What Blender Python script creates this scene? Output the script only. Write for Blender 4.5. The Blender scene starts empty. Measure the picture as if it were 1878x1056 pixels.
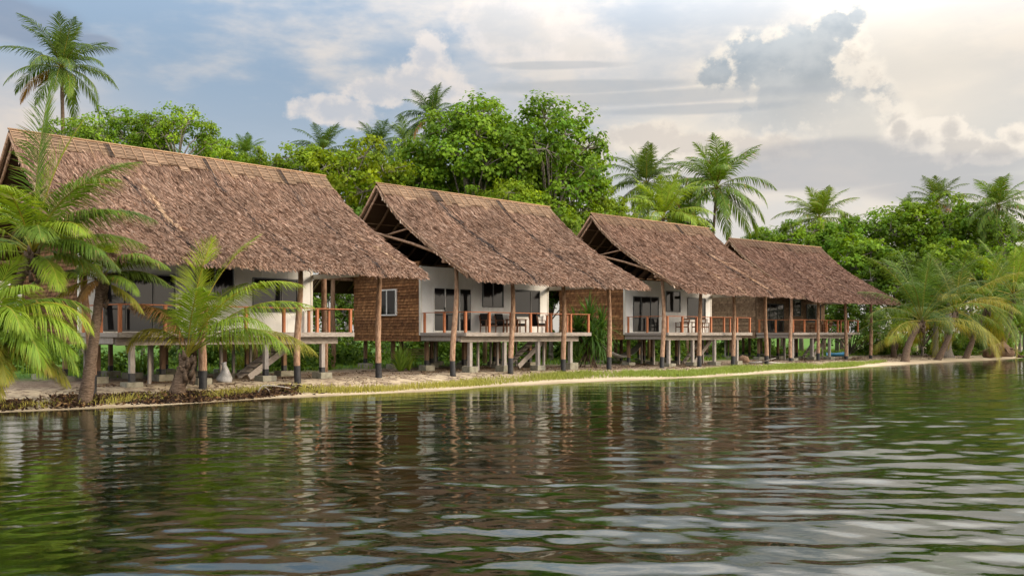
import bpy, math, random
import numpy as np
from mathutils import Vector, Matrix

R = math.radians
rng = np.random.default_rng(11)
random.seed(5)
sc = bpy.context.scene
col = sc.collection
EYE = 2.3            # camera height above the lagoon; the verandah decks sit at the same height
F_PX = 1700.0

def at(px, py, Y):
    """photo pixel + distance -> point in the place"""
    return Vector(((px - 939.0) / F_PX * Y, Y, EYE + (610.0 - py) / F_PX * Y))

# ------------------------------------------------------------------ materials
def new_mat(name):
    m = bpy.data.materials.new(name); m.use_nodes = True
    nt = m.node_tree; nt.nodes.clear()
    out = nt.nodes.new('ShaderNodeOutputMaterial')
    return m, nt, out

def link(nt, a, b): nt.links.new(a, b)

def noise(nt, scale, detail=4, rough=.6, vec=None, coords='Object', stretch=None):
    n = nt.nodes.new('ShaderNodeTexNoise')
    n.inputs['Scale'].default_value = scale; n.inputs['Detail'].default_value = detail
    n.inputs['Roughness'].default_value = rough
    if vec is None:
        tc = nt.nodes.new('ShaderNodeTexCoord'); vec = tc.outputs[coords]
    if stretch:
        mp = nt.nodes.new('ShaderNodeMapping'); mp.inputs['Scale'].default_value = stretch
        link(nt, vec, mp.inputs['Vector']); vec = mp.outputs[0]
    link(nt, vec, n.inputs['Vector'])
    return n.outputs['Fac']

def ramp(nt, fac, stops):
    r = nt.nodes.new('ShaderNodeValToRGB')
    e = r.color_ramp.elements
    while len(e) < len(stops): e.new(.5)
    for i, (p, c) in enumerate(stops):
        e[i].position = p; e[i].color = (*c, 1) if len(c) == 3 else c
    link(nt, fac, r.inputs['Fac'])
    return r.outputs['Color']

def mixc(nt, fac, a, b, mode='MIX'):
    m = nt.nodes.new('ShaderNodeMix'); m.data_type = 'RGBA'; m.blend_type = mode
    for s, v in ((m.inputs[0], fac), (m.inputs[6], a), (m.inputs[7], b)):
        if hasattr(v, 'is_output'): link(nt, v, s)
        elif isinstance(v, (int, float)): s.default_value = v
        else: s.default_value = (*v, 1)
    return m.outputs[2]

def bump(nt, h, strength=.3, dist=.02):
    b = nt.nodes.new('ShaderNodeBump'); b.inputs['Strength'].default_value = strength
    b.inputs['Distance'].default_value = dist
    link(nt, h, b.inputs['Height']); return b.outputs['Normal']

def principled(nt, out, color, rough=.8, spec=.3, normal=None):
    p = nt.nodes.new('ShaderNodeBsdfPrincipled')
    if hasattr(color, 'is_output'): link(nt, color, p.inputs['Base Color'])
    else: p.inputs['Base Color'].default_value = (*color, 1)
    p.inputs['Roughness'].default_value = rough
    p.inputs['Specular IOR Level'].default_value = spec
    if normal is not None: link(nt, normal, p.inputs['Normal'])
    link(nt, p.outputs[0], out.inputs['Surface'])
    return p

def mat_noise(name, c1, c2, scale=6, stretch=None, rough=.8, spec=.25, bmp=.3, bdist=.02, c3=None):
    m, nt, out = new_mat(name)
    f = noise(nt, scale, 5, .65, stretch=stretch)
    st = [(.3, c1), (.7, c2)] if c3 is None else [(.28, c1), (.5, c2), (.72, c3)]
    c = ramp(nt, f, st)
    principled(nt, out, c, rough, spec, bump(nt, f, bmp, bdist))
    return m

def mat_attr(name, rough=.85, spec=.15, scale=9, amt=.45, transl=0.0, stretch=None, tint=None):
    """colour comes from the per-face attribute, broken up by noise"""
    m, nt, out = new_mat(name)
    a = nt.nodes.new('ShaderNodeAttribute'); a.attribute_name = 'col'
    f = noise(nt, scale, 4, .6, stretch=stretch)
    g = ramp(nt, f, [(.25, (1 - amt,) * 3), (.75, (1 + amt * .6,) * 3)])
    c = mixc(nt, 1.0, a.outputs['Color'], g, 'MULTIPLY')
    if transl:
        oi = nt.nodes.new('ShaderNodeObjectInfo')
        v = ramp(nt, oi.outputs['Random'], [(0, (.82, .9, .9)), (.5, (1, 1, 1)), (1, (1.18, 1.05, .8))])
        c = mixc(nt, 1.0, c, v, 'MULTIPLY')
    p = principled(nt, out, c, rough, spec)
    if transl:
        t = nt.nodes.new('ShaderNodeBsdfTranslucent')
        tcol = mixc(nt, 1.0, c, (1.35, 1.25, .45), 'MULTIPLY')
        link(nt, tcol, t.inputs['Color'])
        ms = nt.nodes.new('ShaderNodeMixShader'); ms.inputs[0].default_value = transl
        link(nt, p.outputs[0], ms.inputs[1]); link(nt, t.outputs[0], ms.inputs[2])
        link(nt, ms.outputs[0], out.inputs['Surface'])
    return m

M = {}
M['thatch'] = mat_attr('dry_palm_thatch', .8, .2, 3.0, .25)
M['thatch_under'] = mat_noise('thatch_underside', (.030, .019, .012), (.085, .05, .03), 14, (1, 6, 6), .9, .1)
M['ridge_weave'] = None
M['log'] = mat_noise('debarked_log', (.11, .060, .036), (.27, .165, .105), 5, (2.6, 2.6, .9), .85, .15, .8, .03, (.42, .29, .20))
M['log_dark'] = mat_noise('rafter_pole', (.10, .06, .035), (.24, .15, .09), 6, (3, 3, .6), .85, .2)
M['tar'] = mat_noise('black_tar', (.008, .008, .009), (.03, .029, .03), 9, None, .6, .3)
M['grey_timber'] = mat_noise('weathered_timber', (.15, .128, .11), (.29, .255, .225), 5, (1.2, 6, 6), .85, .2, .3, .01, (.38, .345, .31))
M['post_timber'] = mat_noise('weathered_post', (.16, .14, .12), (.27, .24, .215), 5, (6, 6, .8), .85, .2, .3, .01, (.36, .33, .30))
M['orange_timber'] = mat_noise('stained_hardwood', (.31, .095, .032), (.46, .16, .062), 7, (5, 5, 1), .55, .4)
M['white_wall'] = mat_noise('white_sheet_cladding', (.70, .695, .67), (.83, .83, .82), 1.4, (1, 1, .5), .6, .3, .02)
M['white_trim'] = mat_noise('cream_trim', (.62, .59, .52), (.72, .69, .62), 3, None, .5, .4, .05)
M['black_frame'] = mat_noise('black_aluminium', (.012, .013, .014), (.022, .023, .024), 8, None, .4, .5, .02)
M['white_frame'] = mat_noise('white_aluminium', (.62, .61, .58), (.72, .71, .68), 8, None, .45, .5, .02)
M['shingle'] = mat_attr('timber_shingle', .85, .15, 7, .35)
M['concrete'] = mat_noise('concrete_block', (.115, .108, .078), (.28, .26, .20), 3.5, None, .95, .1, .4, .01)
M['cushion'] = mat_noise('dark_cushion', (.012, .011, .011), (.03, .028, .028), 20, None, .9, .1)
M['teak'] = mat_noise('brown_teak', (.14, .06, .03), (.24, .11, .055), 7, (5, 5, 1), .6, .3)
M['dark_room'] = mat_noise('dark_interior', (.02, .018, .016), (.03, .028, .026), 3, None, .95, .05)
M['leaf'] = mat_attr('broad_leaf', .6, .12, 4, .15, .40)
M['frond'] = mat_attr('palm_leaflet', .5, .2, 3, .2, .36)
M['grass'] = mat_attr('grass_blade', .6, .2, 3, .2, .3)
M['litter'] = mat_attr('leaf_litter', .9, .1, 6, .4)
M['bark_palm'] = mat_noise('palm_bark', (.04, .028, .02), (.115, .08, .056), 4, (2, 2, 9), .9, .1, .9, .05, (.22, .16, .12))
M['bark_tree'] = mat_noise('pale_bark', (.13, .105, .085), (.27, .235, .195), 5, (3, 3, 1), .9, .15, .6, .03)
M['driftwood'] = mat_noise('bleached_driftwood', (.26, .235, .20), (.44, .40, .35), 5, None, .9, .1)
M['sack'] = mat_noise('pale_woven_sack', (.18, .175, .17), (.34, .33, .32), 6, None, .7, .3, .6, .05)
M['net'] = mat_noise('pale_cotton_cloth', (.46, .44, .40), (.62, .60, .55), 12, None, .9, .1)
M['blue_paint'] = mat_noise('blue_boat_paint', (.01, .10, .19), (.02, .16, .27), 5, None, .5, .4)
M['dry_bark'] = mat_noise('dead_root', (.09, .055, .035), (.2, .13, .085), 3, None, .95, .1, .8, .05)
M['bench_wood'] = mat_noise('yellowed_planks', (.22, .19, .08), (.36, .31, .15), 6, None, .85, .15)

def make_ridge_weave():
    m, nt, out = new_mat('woven_ridge_cap')
    a = nt.nodes.new('ShaderNodeAttribute'); a.attribute_name = 'col'
    f = noise(nt, 8, 5, .7, stretch=(.6, 2, 2))
    g = ramp(nt, f, [(.25, (.62, .58, .55)), (.6, (1.1, 1.08, 1.05))])
    c = mixc(nt, 1.0, a.outputs['Color'], g, 'MULTIPLY')
    principled(nt, out, c, .85, .15, bump(nt, f, .5, .02))
    return m
M['ridge_weave'] = make_ridge_weave()

def make_glass():
    m, nt, out = new_mat('dark_window_glass')
    f = noise(nt, .9, 2, .5)
    p = principled(nt, out, (.012, .013, .015), .03, .5, bump(nt, f, .04, .05))
    p.inputs['IOR'].default_value = 1.32
    return m
M['glass'] = make_glass()

# ------------------------------------------------------------------ tagging / building helpers
def tag(o, label=None, cat=None, group=None, kind=None):
    if label: o['label'] = label
    if cat: o['category'] = cat
    if group: o['group'] = group
    if kind: o['kind'] = kind
    return o

def empty(name, loc, rz=0.0, label=None, cat=None, group=None):
    o = bpy.data.objects.new(name, None); col.objects.link(o)
    o.location = loc; o.rotation_euler = (0, 0, rz); o.empty_display_size = .3
    return tag(o, label, cat, group)

def add_obj(name, me, parent=None, loc=None):
    o = bpy.data.objects.new(name, me); col.objects.link(o)
    if parent is not None: o.parent = parent
    if loc is not None: o.location = loc
    return o

def np_mesh(name, V, F, mats, cols=None, midx=None, smooth=False):
    """V (n,3) vertices, F (k,4) quads or list of index lists"""
    me = bpy.data.meshes.new(name)
    V = np.asarray(V, dtype=np.float32)
    if isinstance(F, np.ndarray):
        k, q = F.shape
        me.vertices.add(len(V)); me.vertices.foreach_set('co', V.ravel())
        me.loops.add(k * q); me.loops.foreach_set('vertex_index', F.astype(np.int32).ravel())
        me.polygons.add(k); me.polygons.foreach_set('loop_start', np.arange(0, k * q, q, dtype=np.int32))
        me.update(calc_edges=True)
    else:
        me.from_pydata(V.tolist(), [], F); me.update()
    for m in mats: me.materials.append(m)
    if midx is not None: me.polygons.foreach_set('material_index', np.asarray(midx, dtype=np.int32))
    if cols is not None:
        a = me.attributes.new('col', 'FLOAT_COLOR', 'FACE')
        c4 = np.ones((len(me.polygons), 4), dtype=np.float32); c4[:, :3] = np.asarray(cols, dtype=np.float32)
        a.data.foreach_set('color', c4.ravel())
    if smooth:
        me.polygons.foreach_set('use_smooth', np.ones(len(me.polygons), dtype=bool))
    me.update()
    return me

def quads_mesh(name, Q, mats, cols=None, midx=None):
    Q = np.asarray(Q, dtype=np.float32); n = len(Q)
    return np_mesh(name, Q.reshape(-1, 3), np.arange(4 * n).reshape(n, 4), mats, cols, midx)

class MB:
    def __init__(s): s.v = []; s.f = []; s.mi = []; s.c = []; s.sm = []
    def face(s, idx, mi=0, c=(1, 1, 1), sm=False): s.f.append(idx); s.mi.append(mi); s.c.append(c); s.sm.append(sm)
    def box(s, lo, hi, mi=0, c=(1, 1, 1), bev=0.0):
        x0, y0, z0 = lo; x1, y1, z1 = hi; b = len(s.v)
        s.v += [(x0, y0, z0), (x1, y0, z0), (x1, y1, z0), (x0, y1, z0), (x0, y0, z1), (x1, y0, z1), (x1, y1, z1), (x0, y1, z1)]
        for f in ((0, 3, 2, 1), (4, 5, 6, 7), (0, 1, 5, 4), (1, 2, 6, 5), (2, 3, 7, 6), (3, 0, 4, 7)):
            s.face([b + i for i in f], mi, c)
        return s
    def bar(s, p, q, w, h, up=(0, 0, 1), mi=0, c=(1, 1, 1)):
        p = Vector(p); q = Vector(q); d = (q - p).normalized(); up = Vector(up)
        if abs(d.dot(up)) > .99: up = Vector((1, 0, 0))
        a = d.cross(up).normalized() * (w / 2); n = a.cross(d).normalized() * (h / 2); b = len(s.v)
        for e in (p, q):
            s.v += [tuple(e - a - n), tuple(e + a - n), tuple(e + a + n), tuple(e - a + n)]
        for f in ((0, 1, 2, 3), (7, 6, 5, 4), (0, 4, 5, 1), (1, 5, 6, 2), (2, 6, 7, 3), (3, 7, 4, 0)):
            s.face([b + i for i in f], mi, c)
        return s
    def tube(s, pts, rads, seg=10, mi=0, wob=0.0, mis=None, cap=True, c=(1, 1, 1)):
        pts = [Vector(p) for p in pts]; b = len(s.v); n = len(pts)
        ref = Vector((0, 1, 0)) if abs((pts[-1] - pts[0]).normalized().y) < .9 else Vector((1, 0, 0))
        for i, p in enumerate(pts):
            d = (pts[min(i + 1, n - 1)] - pts[max(i - 1, 0)]).normalized()
            a = d.cross(ref).normalized(); e = a.cross(d)
            for k in range(seg):
                t = 2 * math.pi * k / seg; r = rads[i] * (1 + wob * random.uniform(-1, 1))
                s.v.append(tuple(p + a * (r * math.cos(t)) + e * (r * math.sin(t))))
        for i in range(n - 1):
            for k in range(seg):
                k2 = (k + 1) % seg
                s.face([b + i * seg + k, b + i * seg + k2, b + (i + 1) * seg + k2, b + (i + 1) * seg + k],
                       mis[i] if mis else mi, c, True)
        if cap:
            s.face([b + k for k in range(seg)][::-1], mis[0] if mis else mi, c)
            s.face([b + (n - 1) * seg + k for k in range(seg)], mis[-1] if mis else mi, c)
        return s
    def mesh(s, name, mats):
        me = bpy.data.meshes.new(name); me.from_pydata(s.v, [], s.f); me.update()
        for m in (mats if isinstance(mats, (list, tuple)) else [mats]): me.materials.append(m)
        me.polygons.foreach_set('material_index', s.mi); me.polygons.foreach_set('use_smooth', s.sm)
        a = me.attributes.new('col', 'FLOAT_COLOR', 'FACE')
        a.data.foreach_set('color', np.array([(*c, 1) for c in s.c], dtype=np.float32).ravel())
        return me
    def build(s, name, mats, parent=None, loc=None): return add_obj(name, s.mesh(name, mats), parent, loc)

def bevel(o, w=.008, seg=1):
    b = o.modifiers.new('bevel', 'BEVEL'); b.width = w; b.segments = seg; b.limit_method = 'ANGLE'
    return o

def copy_thing(root, loc, rz=0.0, scale=None, label=None, group=None):
    r = root.copy(); col.objects.link(r); r.location = loc; r.rotation_euler = (0, 0, rz)
    if scale is not None: r.scale = scale if hasattr(scale, '__len__') else (scale,) * 3
    if label: r['label'] = label
    if group: r['group'] = group
    for ch in list(root.children):
        c = ch.copy(); col.objects.link(c); c.parent = r
        for g in list(ch.children):
            d = g.copy(); col.objects.link(d); d.parent = c
    return r
# ------------------------------------------------------------------ shoreline, ground, water
SHORE = [(-2500., -1700.), (-70., -22.), (-32., 11.), (-21., 20.5), (-14.7, 26.6), (-12.3, 28.3), (-9.96, 30.3), (-8.1, 32.7), (-6.2, 33.9), (-3.4, 36.2),
         (0., 40.3), (4.1, 43.7), (9.8, 47.7), (18.1, 55.9), (24., 62.3), (30.3, 68.6), (36., 74.), (41.4, 78.6), (44.6, 82.), (49., 88.), (51.5, 97.),
         (53., 112.), (62., 128.), (110., 150.), (3000., 1200.)]
def shore_dist(X, Y):
    P = np.array(SHORE); best = np.full(X.shape, 1e12); sign = np.ones(X.shape)
    for a, b in zip(P[:-1], P[1:]):
        d = b - a; L2 = d @ d
        t = np.clip(((X - a[0]) * d[0] + (Y - a[1]) * d[1]) / L2, 0, 1)
        cx = a[0] + t * d[0]; cy = a[1] + t * d[1]
        dd = (X - cx) ** 2 + (Y - cy) ** 2
        cr = d[0] * (Y - a[1]) - d[1] * (X - a[0])
        m = dd < best - 1e-9
        best = np.where(m, dd, best); sign = np.where(m, np.where(cr >= 0, 1., -1.), sign)
    return np.sqrt(best) * sign

def lump(X, Y):
    return (np.sin(X * 1.7 + 1.3 * np.sin(Y * .9)) * np.sin(Y * 1.4 + .7 * np.sin(X * 1.1)) * .5
            + np.sin(X * 4.1 + Y * 2.3) * np.sin(Y * 3.7 - X * 1.9) * .25)
def ground_z(X, Y):
    X = np.asarray(X, dtype=float); Y = np.asarray(Y, dtype=float)
    s = shore_dist(X, Y) + .22 * np.sin(X * .8) * np.sin(Y * .63 + 1)
    top = np.interp(X, [-16, -3, 8, 20, 30], [.42, .44, .30, .22, .22])
    land = np.where(s < 1.4, .10 * s / 1.4, .10 + (top - .10) * np.clip((s - 1.4) / 2.2, 0, 1) ** .8)
    land = land + np.clip((s - 12) * .01, 0, .5)
    sea = np.maximum(s * .11, -.25) + np.minimum(s + 2.2, 0) * .05
    z = np.where(s >= 0, land, np.maximum(sea, -2.2))
    return z + .022 * lump(X, Y) * np.clip(s / 2., 0.15, 1)
def gz(x, y): return float(ground_z(np.array([x]), np.array([y]))[0])

def axis(lo, hi, step, far, n):
    core = np.arange(lo, hi + 1e-6, step)
    g = np.geomspace(step, far, n)
    return np.concatenate([lo - g[::-1], core, hi + g])
ax = axis(-26, 52, .34, 3500, 26); ay = axis(18, 92, .34, 3500, 26)
GX, GY = np.meshgrid(ax, ay)
GZ = ground_z(GX, GY)
nx, ny = len(ax), len(ay)
idx = np.arange(nx * ny).reshape(ny, nx)
FQ = np.stack([idx[:-1, :-1], idx[:-1, 1:], idx[1:, 1:], idx[1:, :-1]], -1).reshape(-1, 4)

def make_ground_mat():
    m, nt, out = new_mat('beach_sand_and_soil')
    a = nt.nodes.new('ShaderNodeAttribute'); a.attribute_name = 'cover'
    sep = nt.nodes.new('ShaderNodeSeparateColor'); link(nt, a.outputs['Color'], sep.inputs[0])
    fine = noise(nt, 9, 6, .7); big = noise(nt, 1.1, 5, .65)
    sand = ramp(nt, fine, [(.25, (.31, .24, .155)), (.6, (.45, .365, .25)), (.8, (.53, .445, .315))])
    litter = ramp(nt, noise(nt, 16, 5, .75), [(.38, (.055, .036, .026)), (.62, (.24, .17, .12))])
    lm = ramp(nt, noise(nt, 2.3, 6, .72), [(.47, (0, 0, 0)), (.56, (1, 1, 1))])
    lf = nt.nodes.new('ShaderNodeMath'); lf.operation = 'MULTIPLY'
    link(nt, lm, lf.inputs[0]); link(nt, sep.outputs[0], lf.inputs[1])
    soil = nt.nodes.new('ShaderNodeMath'); soil.operation = 'MULTIPLY_ADD'; soil.use_clamp = True
    link(nt, sep.outputs[0], soil.inputs[0]); soil.inputs[1].default_value = 2.6; soil.inputs[2].default_value = -2.0
    lf2 = nt.nodes.new('ShaderNodeMath'); lf2.operation = 'ADD'; lf2.use_clamp = True
    link(nt, lf.outputs[0], lf2.inputs[0]); link(nt, soil.outputs[0], lf2.inputs[1])
    c = mixc(nt, lf2.outputs[0], sand, litter)
    lawn = ramp(nt, noise(nt, 3.5, 6, .7), [(.3, (.028, .055, .012)), (.55, (.075, .15, .022)), (.8, (.14, .22, .03))])
    gm = nt.nodes.new('ShaderNodeMath'); gm.operation = 'MULTIPLY_ADD'; gm.use_clamp = True
    link(nt, big, gm.inputs[0]); gm.inputs[1].default_value = 1.4; 
    gs = nt.nodes.new('ShaderNodeMath'); gs.operation = 'MULTIPLY_ADD'
    link(nt, sep.outputs[1], gs.inputs[0]); gs.inputs[1].default_value = 2.4; gs.inputs[2].default_value = -1.6
    link(nt, gs.outputs[0], gm.inputs[2])
    c = mixc(nt, gm.outputs[0], c, lawn)
    weed = ramp(nt, noise(nt, .55, 6, .68), [(.38, (.012, .024, .009)), (.54, (.03, .065, .014)), (.66, (.10, .19, .045)), (.8, (.16, .27, .08))])
    c = mixc(nt, sep.outputs[2], c, weed)
    c = mixc(nt, a.outputs['Alpha'], c, mixc(nt, 1.0, c, (.62, .60, .56), 'MULTIPLY'))
    principled(nt, out, c, .95, .1, bump(nt, fine, .5, .03))
    return m
S = shore_dist(GX, GY)
me = np_mesh('ground', np.stack([GX, GY, GZ], -1).reshape(-1, 3), FQ, [make_ground_mat()], smooth=True)
ca = me.attributes.new('cover', 'FLOAT_COLOR', 'POINT')
cov = np.ones((nx * ny, 4), dtype=np.float32)
cov[:, 0] = np.interp(S.ravel(), [1.0, 2.2, 3.8, 5.5, 16], [0, .75, .80, .98, 1.0])
cov[:, 1] = np.interp(S.ravel(), [6.5, 11, 15], [0, .55, 1])
cov[:, 2] = np.interp(S.ravel(), [-4.2, -1.3], [1, 0])
cov[:, 3] = np.interp(S.ravel() + .15 * np.sin(GX.ravel() * 2.1) , [.15, .5], [1, 0])
ca.data.foreach_set('color', cov.ravel())
tag(add_obj('ground', me), kind='structure')

# water: one sheet, rippled as geometry, fine near the camera
fr = np.linspace(-34, 34, 430); side = np.linspace(37, 323, 60)
AZ = np.radians(np.concatenate([fr, side]))
RR = np.concatenate([[.01], np.geomspace(2.0, 95, 760), np.geomspace(99, 4000, 34)])
A2, R2 = np.meshgrid(AZ, RR)
WX, WY = R2 * np.sin(A2), R2 * np.cos(A2)
wr = np.random.default_rng(21)
WZ = np.zeros_like(WX); dr = R2 * .0052
warp = 1.1 * np.sin(WX * .21 + .9 * np.sin(WY * .17)) + .8 * np.sin(WY * .27 - WX * .13)
for k in range(46):
    lam = math.exp(wr.uniform(math.log(.32), math.log(2.5))) if k < 38 else wr.uniform(2.6, 6)
    ang = R(wr.normal(97, 30)); kx, ky = 2 * np.pi / lam * np.cos(ang), 2 * np.pi / lam * np.sin(ang)
    amp = .0027 * lam ** .92 * wr.uniform(.5, 1.3) * (1.35 if lam < .85 else .8) if k < 38 else .0036 * wr.uniform(.5, 1.2)
    fade = np.clip((lam / (dr * 2.6) - 1), 0, 1)
    env = .62 + .55 * np.sin(WX * wr.uniform(.08, .35) + WY * wr.uniform(.05, .25) + wr.uniform(0, 6))
    WZ += amp * fade * env * np.sin(kx * WX + ky * WY + warp * 2 * np.pi / max(lam, 1.4) * .28 + wr.uniform(0, 6.28))
ws = shore_dist(WX, WY)
rough = np.interp(WX - .12 * WY, [-10, -3, 4], [.62, .85, 1.2])          # sheltered on the left, breezier to the right
WZ *= np.interp(-ws, [0, 1.5, 9], [.10, .30, 1.0]) * rough * np.interp(R2, [120, 300], [1, 0])
nr, na = R2.shape
idx = np.arange(nr * na).reshape(nr, na); nxt = np.roll(idx, -1, 1)
FW = np.stack([idx[:-1], nxt[:-1], nxt[1:], idx[1:]], -1).reshape(-1, 4)
VW = np.stack([WX, WY, WZ], -1).reshape(-1, 3)
def make_water():
    m, nt, out = new_mat('lagoon_water')
    n1 = noise(nt, 5.5, 3, .55, stretch=(.55, 1.2, 1)); n2 = noise(nt, 15, 2, .5, stretch=(.6, 1.1, 1))
    add = nt.nodes.new('ShaderNodeMath'); add.operation = 'MULTIPLY_ADD'
    link(nt, n2, add.inputs[0]); add.inputs[1].default_value = .3; link(nt, n1, add.inputs[2])
    nrm = bump(nt, add.outputs[0], .15, .02)
    fres = nt.nodes.new('ShaderNodeFresnel'); fres.inputs['IOR'].default_value = 1.62
    link(nt, nrm, fres.inputs['Normal'])
    gl = nt.nodes.new('ShaderNodeBsdfGlossy'); gl.inputs['Roughness'].default_value = .02
    gl.inputs['Color'].default_value = (.93, .95, .93, 1); link(nt, nrm, gl.inputs['Normal'])
    tr = nt.nodes.new('ShaderNodeBsdfTransparent'); tr.inputs['Color'].default_value = (.50, .62, .42, 1)
    ms = nt.nodes.new('ShaderNodeMixShader')
    link(nt, fres.outputs[0], ms.inputs[0]); link(nt, tr.outputs[0], ms.inputs[1]); link(nt, gl.outputs[0], ms.inputs[2])
    link(nt, ms.outputs[0], out.inputs['Surface'])
    return m
me = np_mesh('lagoon_water', VW, FW, [make_water()], smooth=True)
tag(add_obj('lagoon_water', me), kind='structure')
# ------------------------------------------------------------------ bungalows
# local frame: x along the ridge (to the right), y away from the lagoon, z up from the deck level; w = -y
RIDGE_Z = 7.2
def roof_z(w):
    """roof surface height over the deck as a function of w (towards the lagoon)"""
    w = np.asarray(w, dtype=float)
    front = np.interp(w, [0, .7, 1.6, 2.6, 4.2, 6.75], [7.2, 6.47, 5.68, 4.97, 3.99, 2.58])
    rear = np.interp(-w, [0, 1.2, 6.2], [7.2, 5.94, 2.3])
    return np.where(w >= 0, front, rear)

PAL = np.array([[.30, .198, .142], [.40, .275, .205], [.21, .130, .092], [.54, .405, .315], [.115, .070, .050], [.68, .56, .46], [.36, .22, .135]])
PALW = np.array([.24, .22, .19, .13, .10, .05, .07])

def thatch(L, seams, light, seed, tone):
    g = np.random.default_rng(seed)
    Qs, Cs, Ms = [], [], []
    # slab (upper and lower skins, closed at the edges)
    wl = np.array([-6.1, -4, -1.2, 0, .7, 1.6, 2.6, 4.2, 6.65]); zt = roof_z(wl) - .07; th = .16
    for a in range(len(wl) - 1):
        y0, y1 = -wl[a], -wl[a + 1]; z0, z1 = zt[a], zt[a + 1]
        Qs += [[(0, y0, z0), (0, y1, z1), (L, y1, z1), (L, y0, z0)]]; Ms.append(0); Cs.append((.07, .045, .033))
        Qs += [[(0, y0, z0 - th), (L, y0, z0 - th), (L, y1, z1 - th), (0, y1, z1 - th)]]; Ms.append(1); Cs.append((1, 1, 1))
        for x in (0, L):
            Qs += [[(x, y0, z0 - th), (x, y1, z1 - th), (x, y1, z1), (x, y0, z0)]]; Ms.append(0); Cs.append((.16, .10, .06))
    for w in (wl[0], wl[-1]):
        z = float(roof_z(w)) - .07
        Qs += [[(0, -w, z), (L, -w, z), (L, -w, z - th), (0, -w, z - th)]]; Ms.append(0); Cs.append((.14, .09, .06))
    def blades(n, wlo, whi, sgn):
        # course rows give the shingled build-up
        w = g.uniform(wlo, whi, n); x = g.uniform(-.06, L + .06, n)
        ln = g.uniform(.26, .80, n); wd = g.uniform(.010, .028, n)
        ang = g.normal(.06, .14, n)
        lift = np.abs(g.normal(.018, .02, n)); twist = g.normal(0, .012, n)
        dw = ln * np.cos(ang) * .82 * sgn; dx = ln * np.sin(ang)
        wa, wb = w, w + dw
        za, zb = roof_z(wa) - .015, roof_z(np.clip(wb, -6.3, 6.85)) + lift
        over = np.maximum(wb - 6.75, 0); zb = zb - over * .9; sag = .035 * np.sin(x * 1.15 + seed) * np.sin(w * .9 + .5) + .02 * np.sin(x * 2.7 + w); za = za + sag; zb = zb + sag
        px = np.cos(ang) * wd / 2; pw = -np.sin(ang) * wd / 2 * sgn
        q = np.empty((n, 4, 3))
        q[:, 0] = np.stack([x - px, -(wa - pw), za - twist], -1); q[:, 1] = np.stack([x + px, -(wa + pw), za + twist], -1)
        q[:, 2] = np.stack([x + dx + px * .7, -(wb + pw), zb + twist], -1); q[:, 3] = np.stack([x + dx - px * .7, -(wb - pw), zb - twist], -1)
        c = (PAL[g.choice(len(PAL), n, p=PALW / PALW.sum())] * .52 + np.array([.33, .22, .158]) * .48) * np.array([.70, .635, .585]) * g.uniform(.74, 1.22, (n, 1))
        # weathered patches
        pat = .5 + .5 * np.sin(x * 1.1 + 2 * np.sin(w * .9 + seed)) * np.sin(w * 1.3 + seed * 1.7)
        st = .5 + .5 * np.sin(x * 9.0 + 2.5 * np.sin(x * 2.1 + seed) + .8 * w) * np.sin(x * 3.7 - w * .5 + seed)
        c = c * (.66 + .24 * pat + .24 * st + .22 * (.5 + .5 * np.sin(x * 31 + 3 * np.sin(x * 5.3) + 1.5 * np.sin(w * 1.7 + x))))[:, None]
        for sx, sw in seams:
            line = sx + .10 * np.sin(w * 1.3 + sx * 3) + .05 * np.sin(w * 3.1 + sx) + .05 * w
            near = np.abs(x - line) < sw * (.8 + .3 * np.sin(w * 2.7 + sx * 5)) * np.abs(g.normal(.35, .6, n)) 
            c[near] = np.array([.042, .031, .026]) * g.uniform(.6, 2.0, (near.sum(), 1))
        for sx, sw, a, b in light:
            line = sx + .12 * np.sin(w * 1.6 + sx * 3) + .05 * w
            near = (np.abs(x - line) < sw * g.uniform(.5, 1.1, n)) & (w > a) & (w < b)
            c[near] = np.array([.50, .34, .21]) * g.uniform(.7, 1.15, (near.sum(), 1))
        return q, c * np.array(tone)
    nf = int(L * 8.2 * 640)
    Qa, Ca, na = [np.array(Qs)], [np.array(Cs)], len(Qs)
    for n, lo, hi, sgn in ((nf, .25, 6.62, 1), (int(nf * .16), 6.25, 6.66, 1), (int(nf * .20), -5.9, -.3, -1)):
        q, c = blades(n, lo, hi, sgn if lo > 0 else -1)
        Qa.append(q); Ca.append(c)
    # shaggy rakes
    for x0, s in ((0, -1), (L, 1)):
        n = 900; w = g.uniform(.1, 6.5, n); ln = g.uniform(.12, .34, n)
        z = roof_z(w) - g.uniform(.0, .2, n)
        wb = w + ln * .85; q = np.empty((n, 4, 3)); out = s * np.abs(g.normal(.03, .04, n))
        zb = roof_z(np.minimum(wb, 6.75)) - g.uniform(.05, .28, n); hw = g.uniform(.012, .03, n)
        q[:, 0] = np.stack([x0 + 0 * w, -(w - hw), z], -1); q[:, 1] = np.stack([x0 + 0 * w, -(w + hw), z - hw], -1)
        q[:, 2] = np.stack([x0 + out, -(wb + hw), zb - hw], -1); q[:, 3] = np.stack([x0 + out, -(wb - hw), zb], -1)
        Qa.append(q); Ca.append(PAL[g.choice(len(PAL), n)] * np.array([1.1, 1.0, .88]) * g.uniform(.7, 1.2, (n, 1)))
    Qa = np.concatenate(Qa); Ms = Ms + [0] * (len(Qa) - na)
    return quads_mesh('roof', Qa, [M['thatch'], M['thatch_under']], np.concatenate(Ca), Ms)

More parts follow.
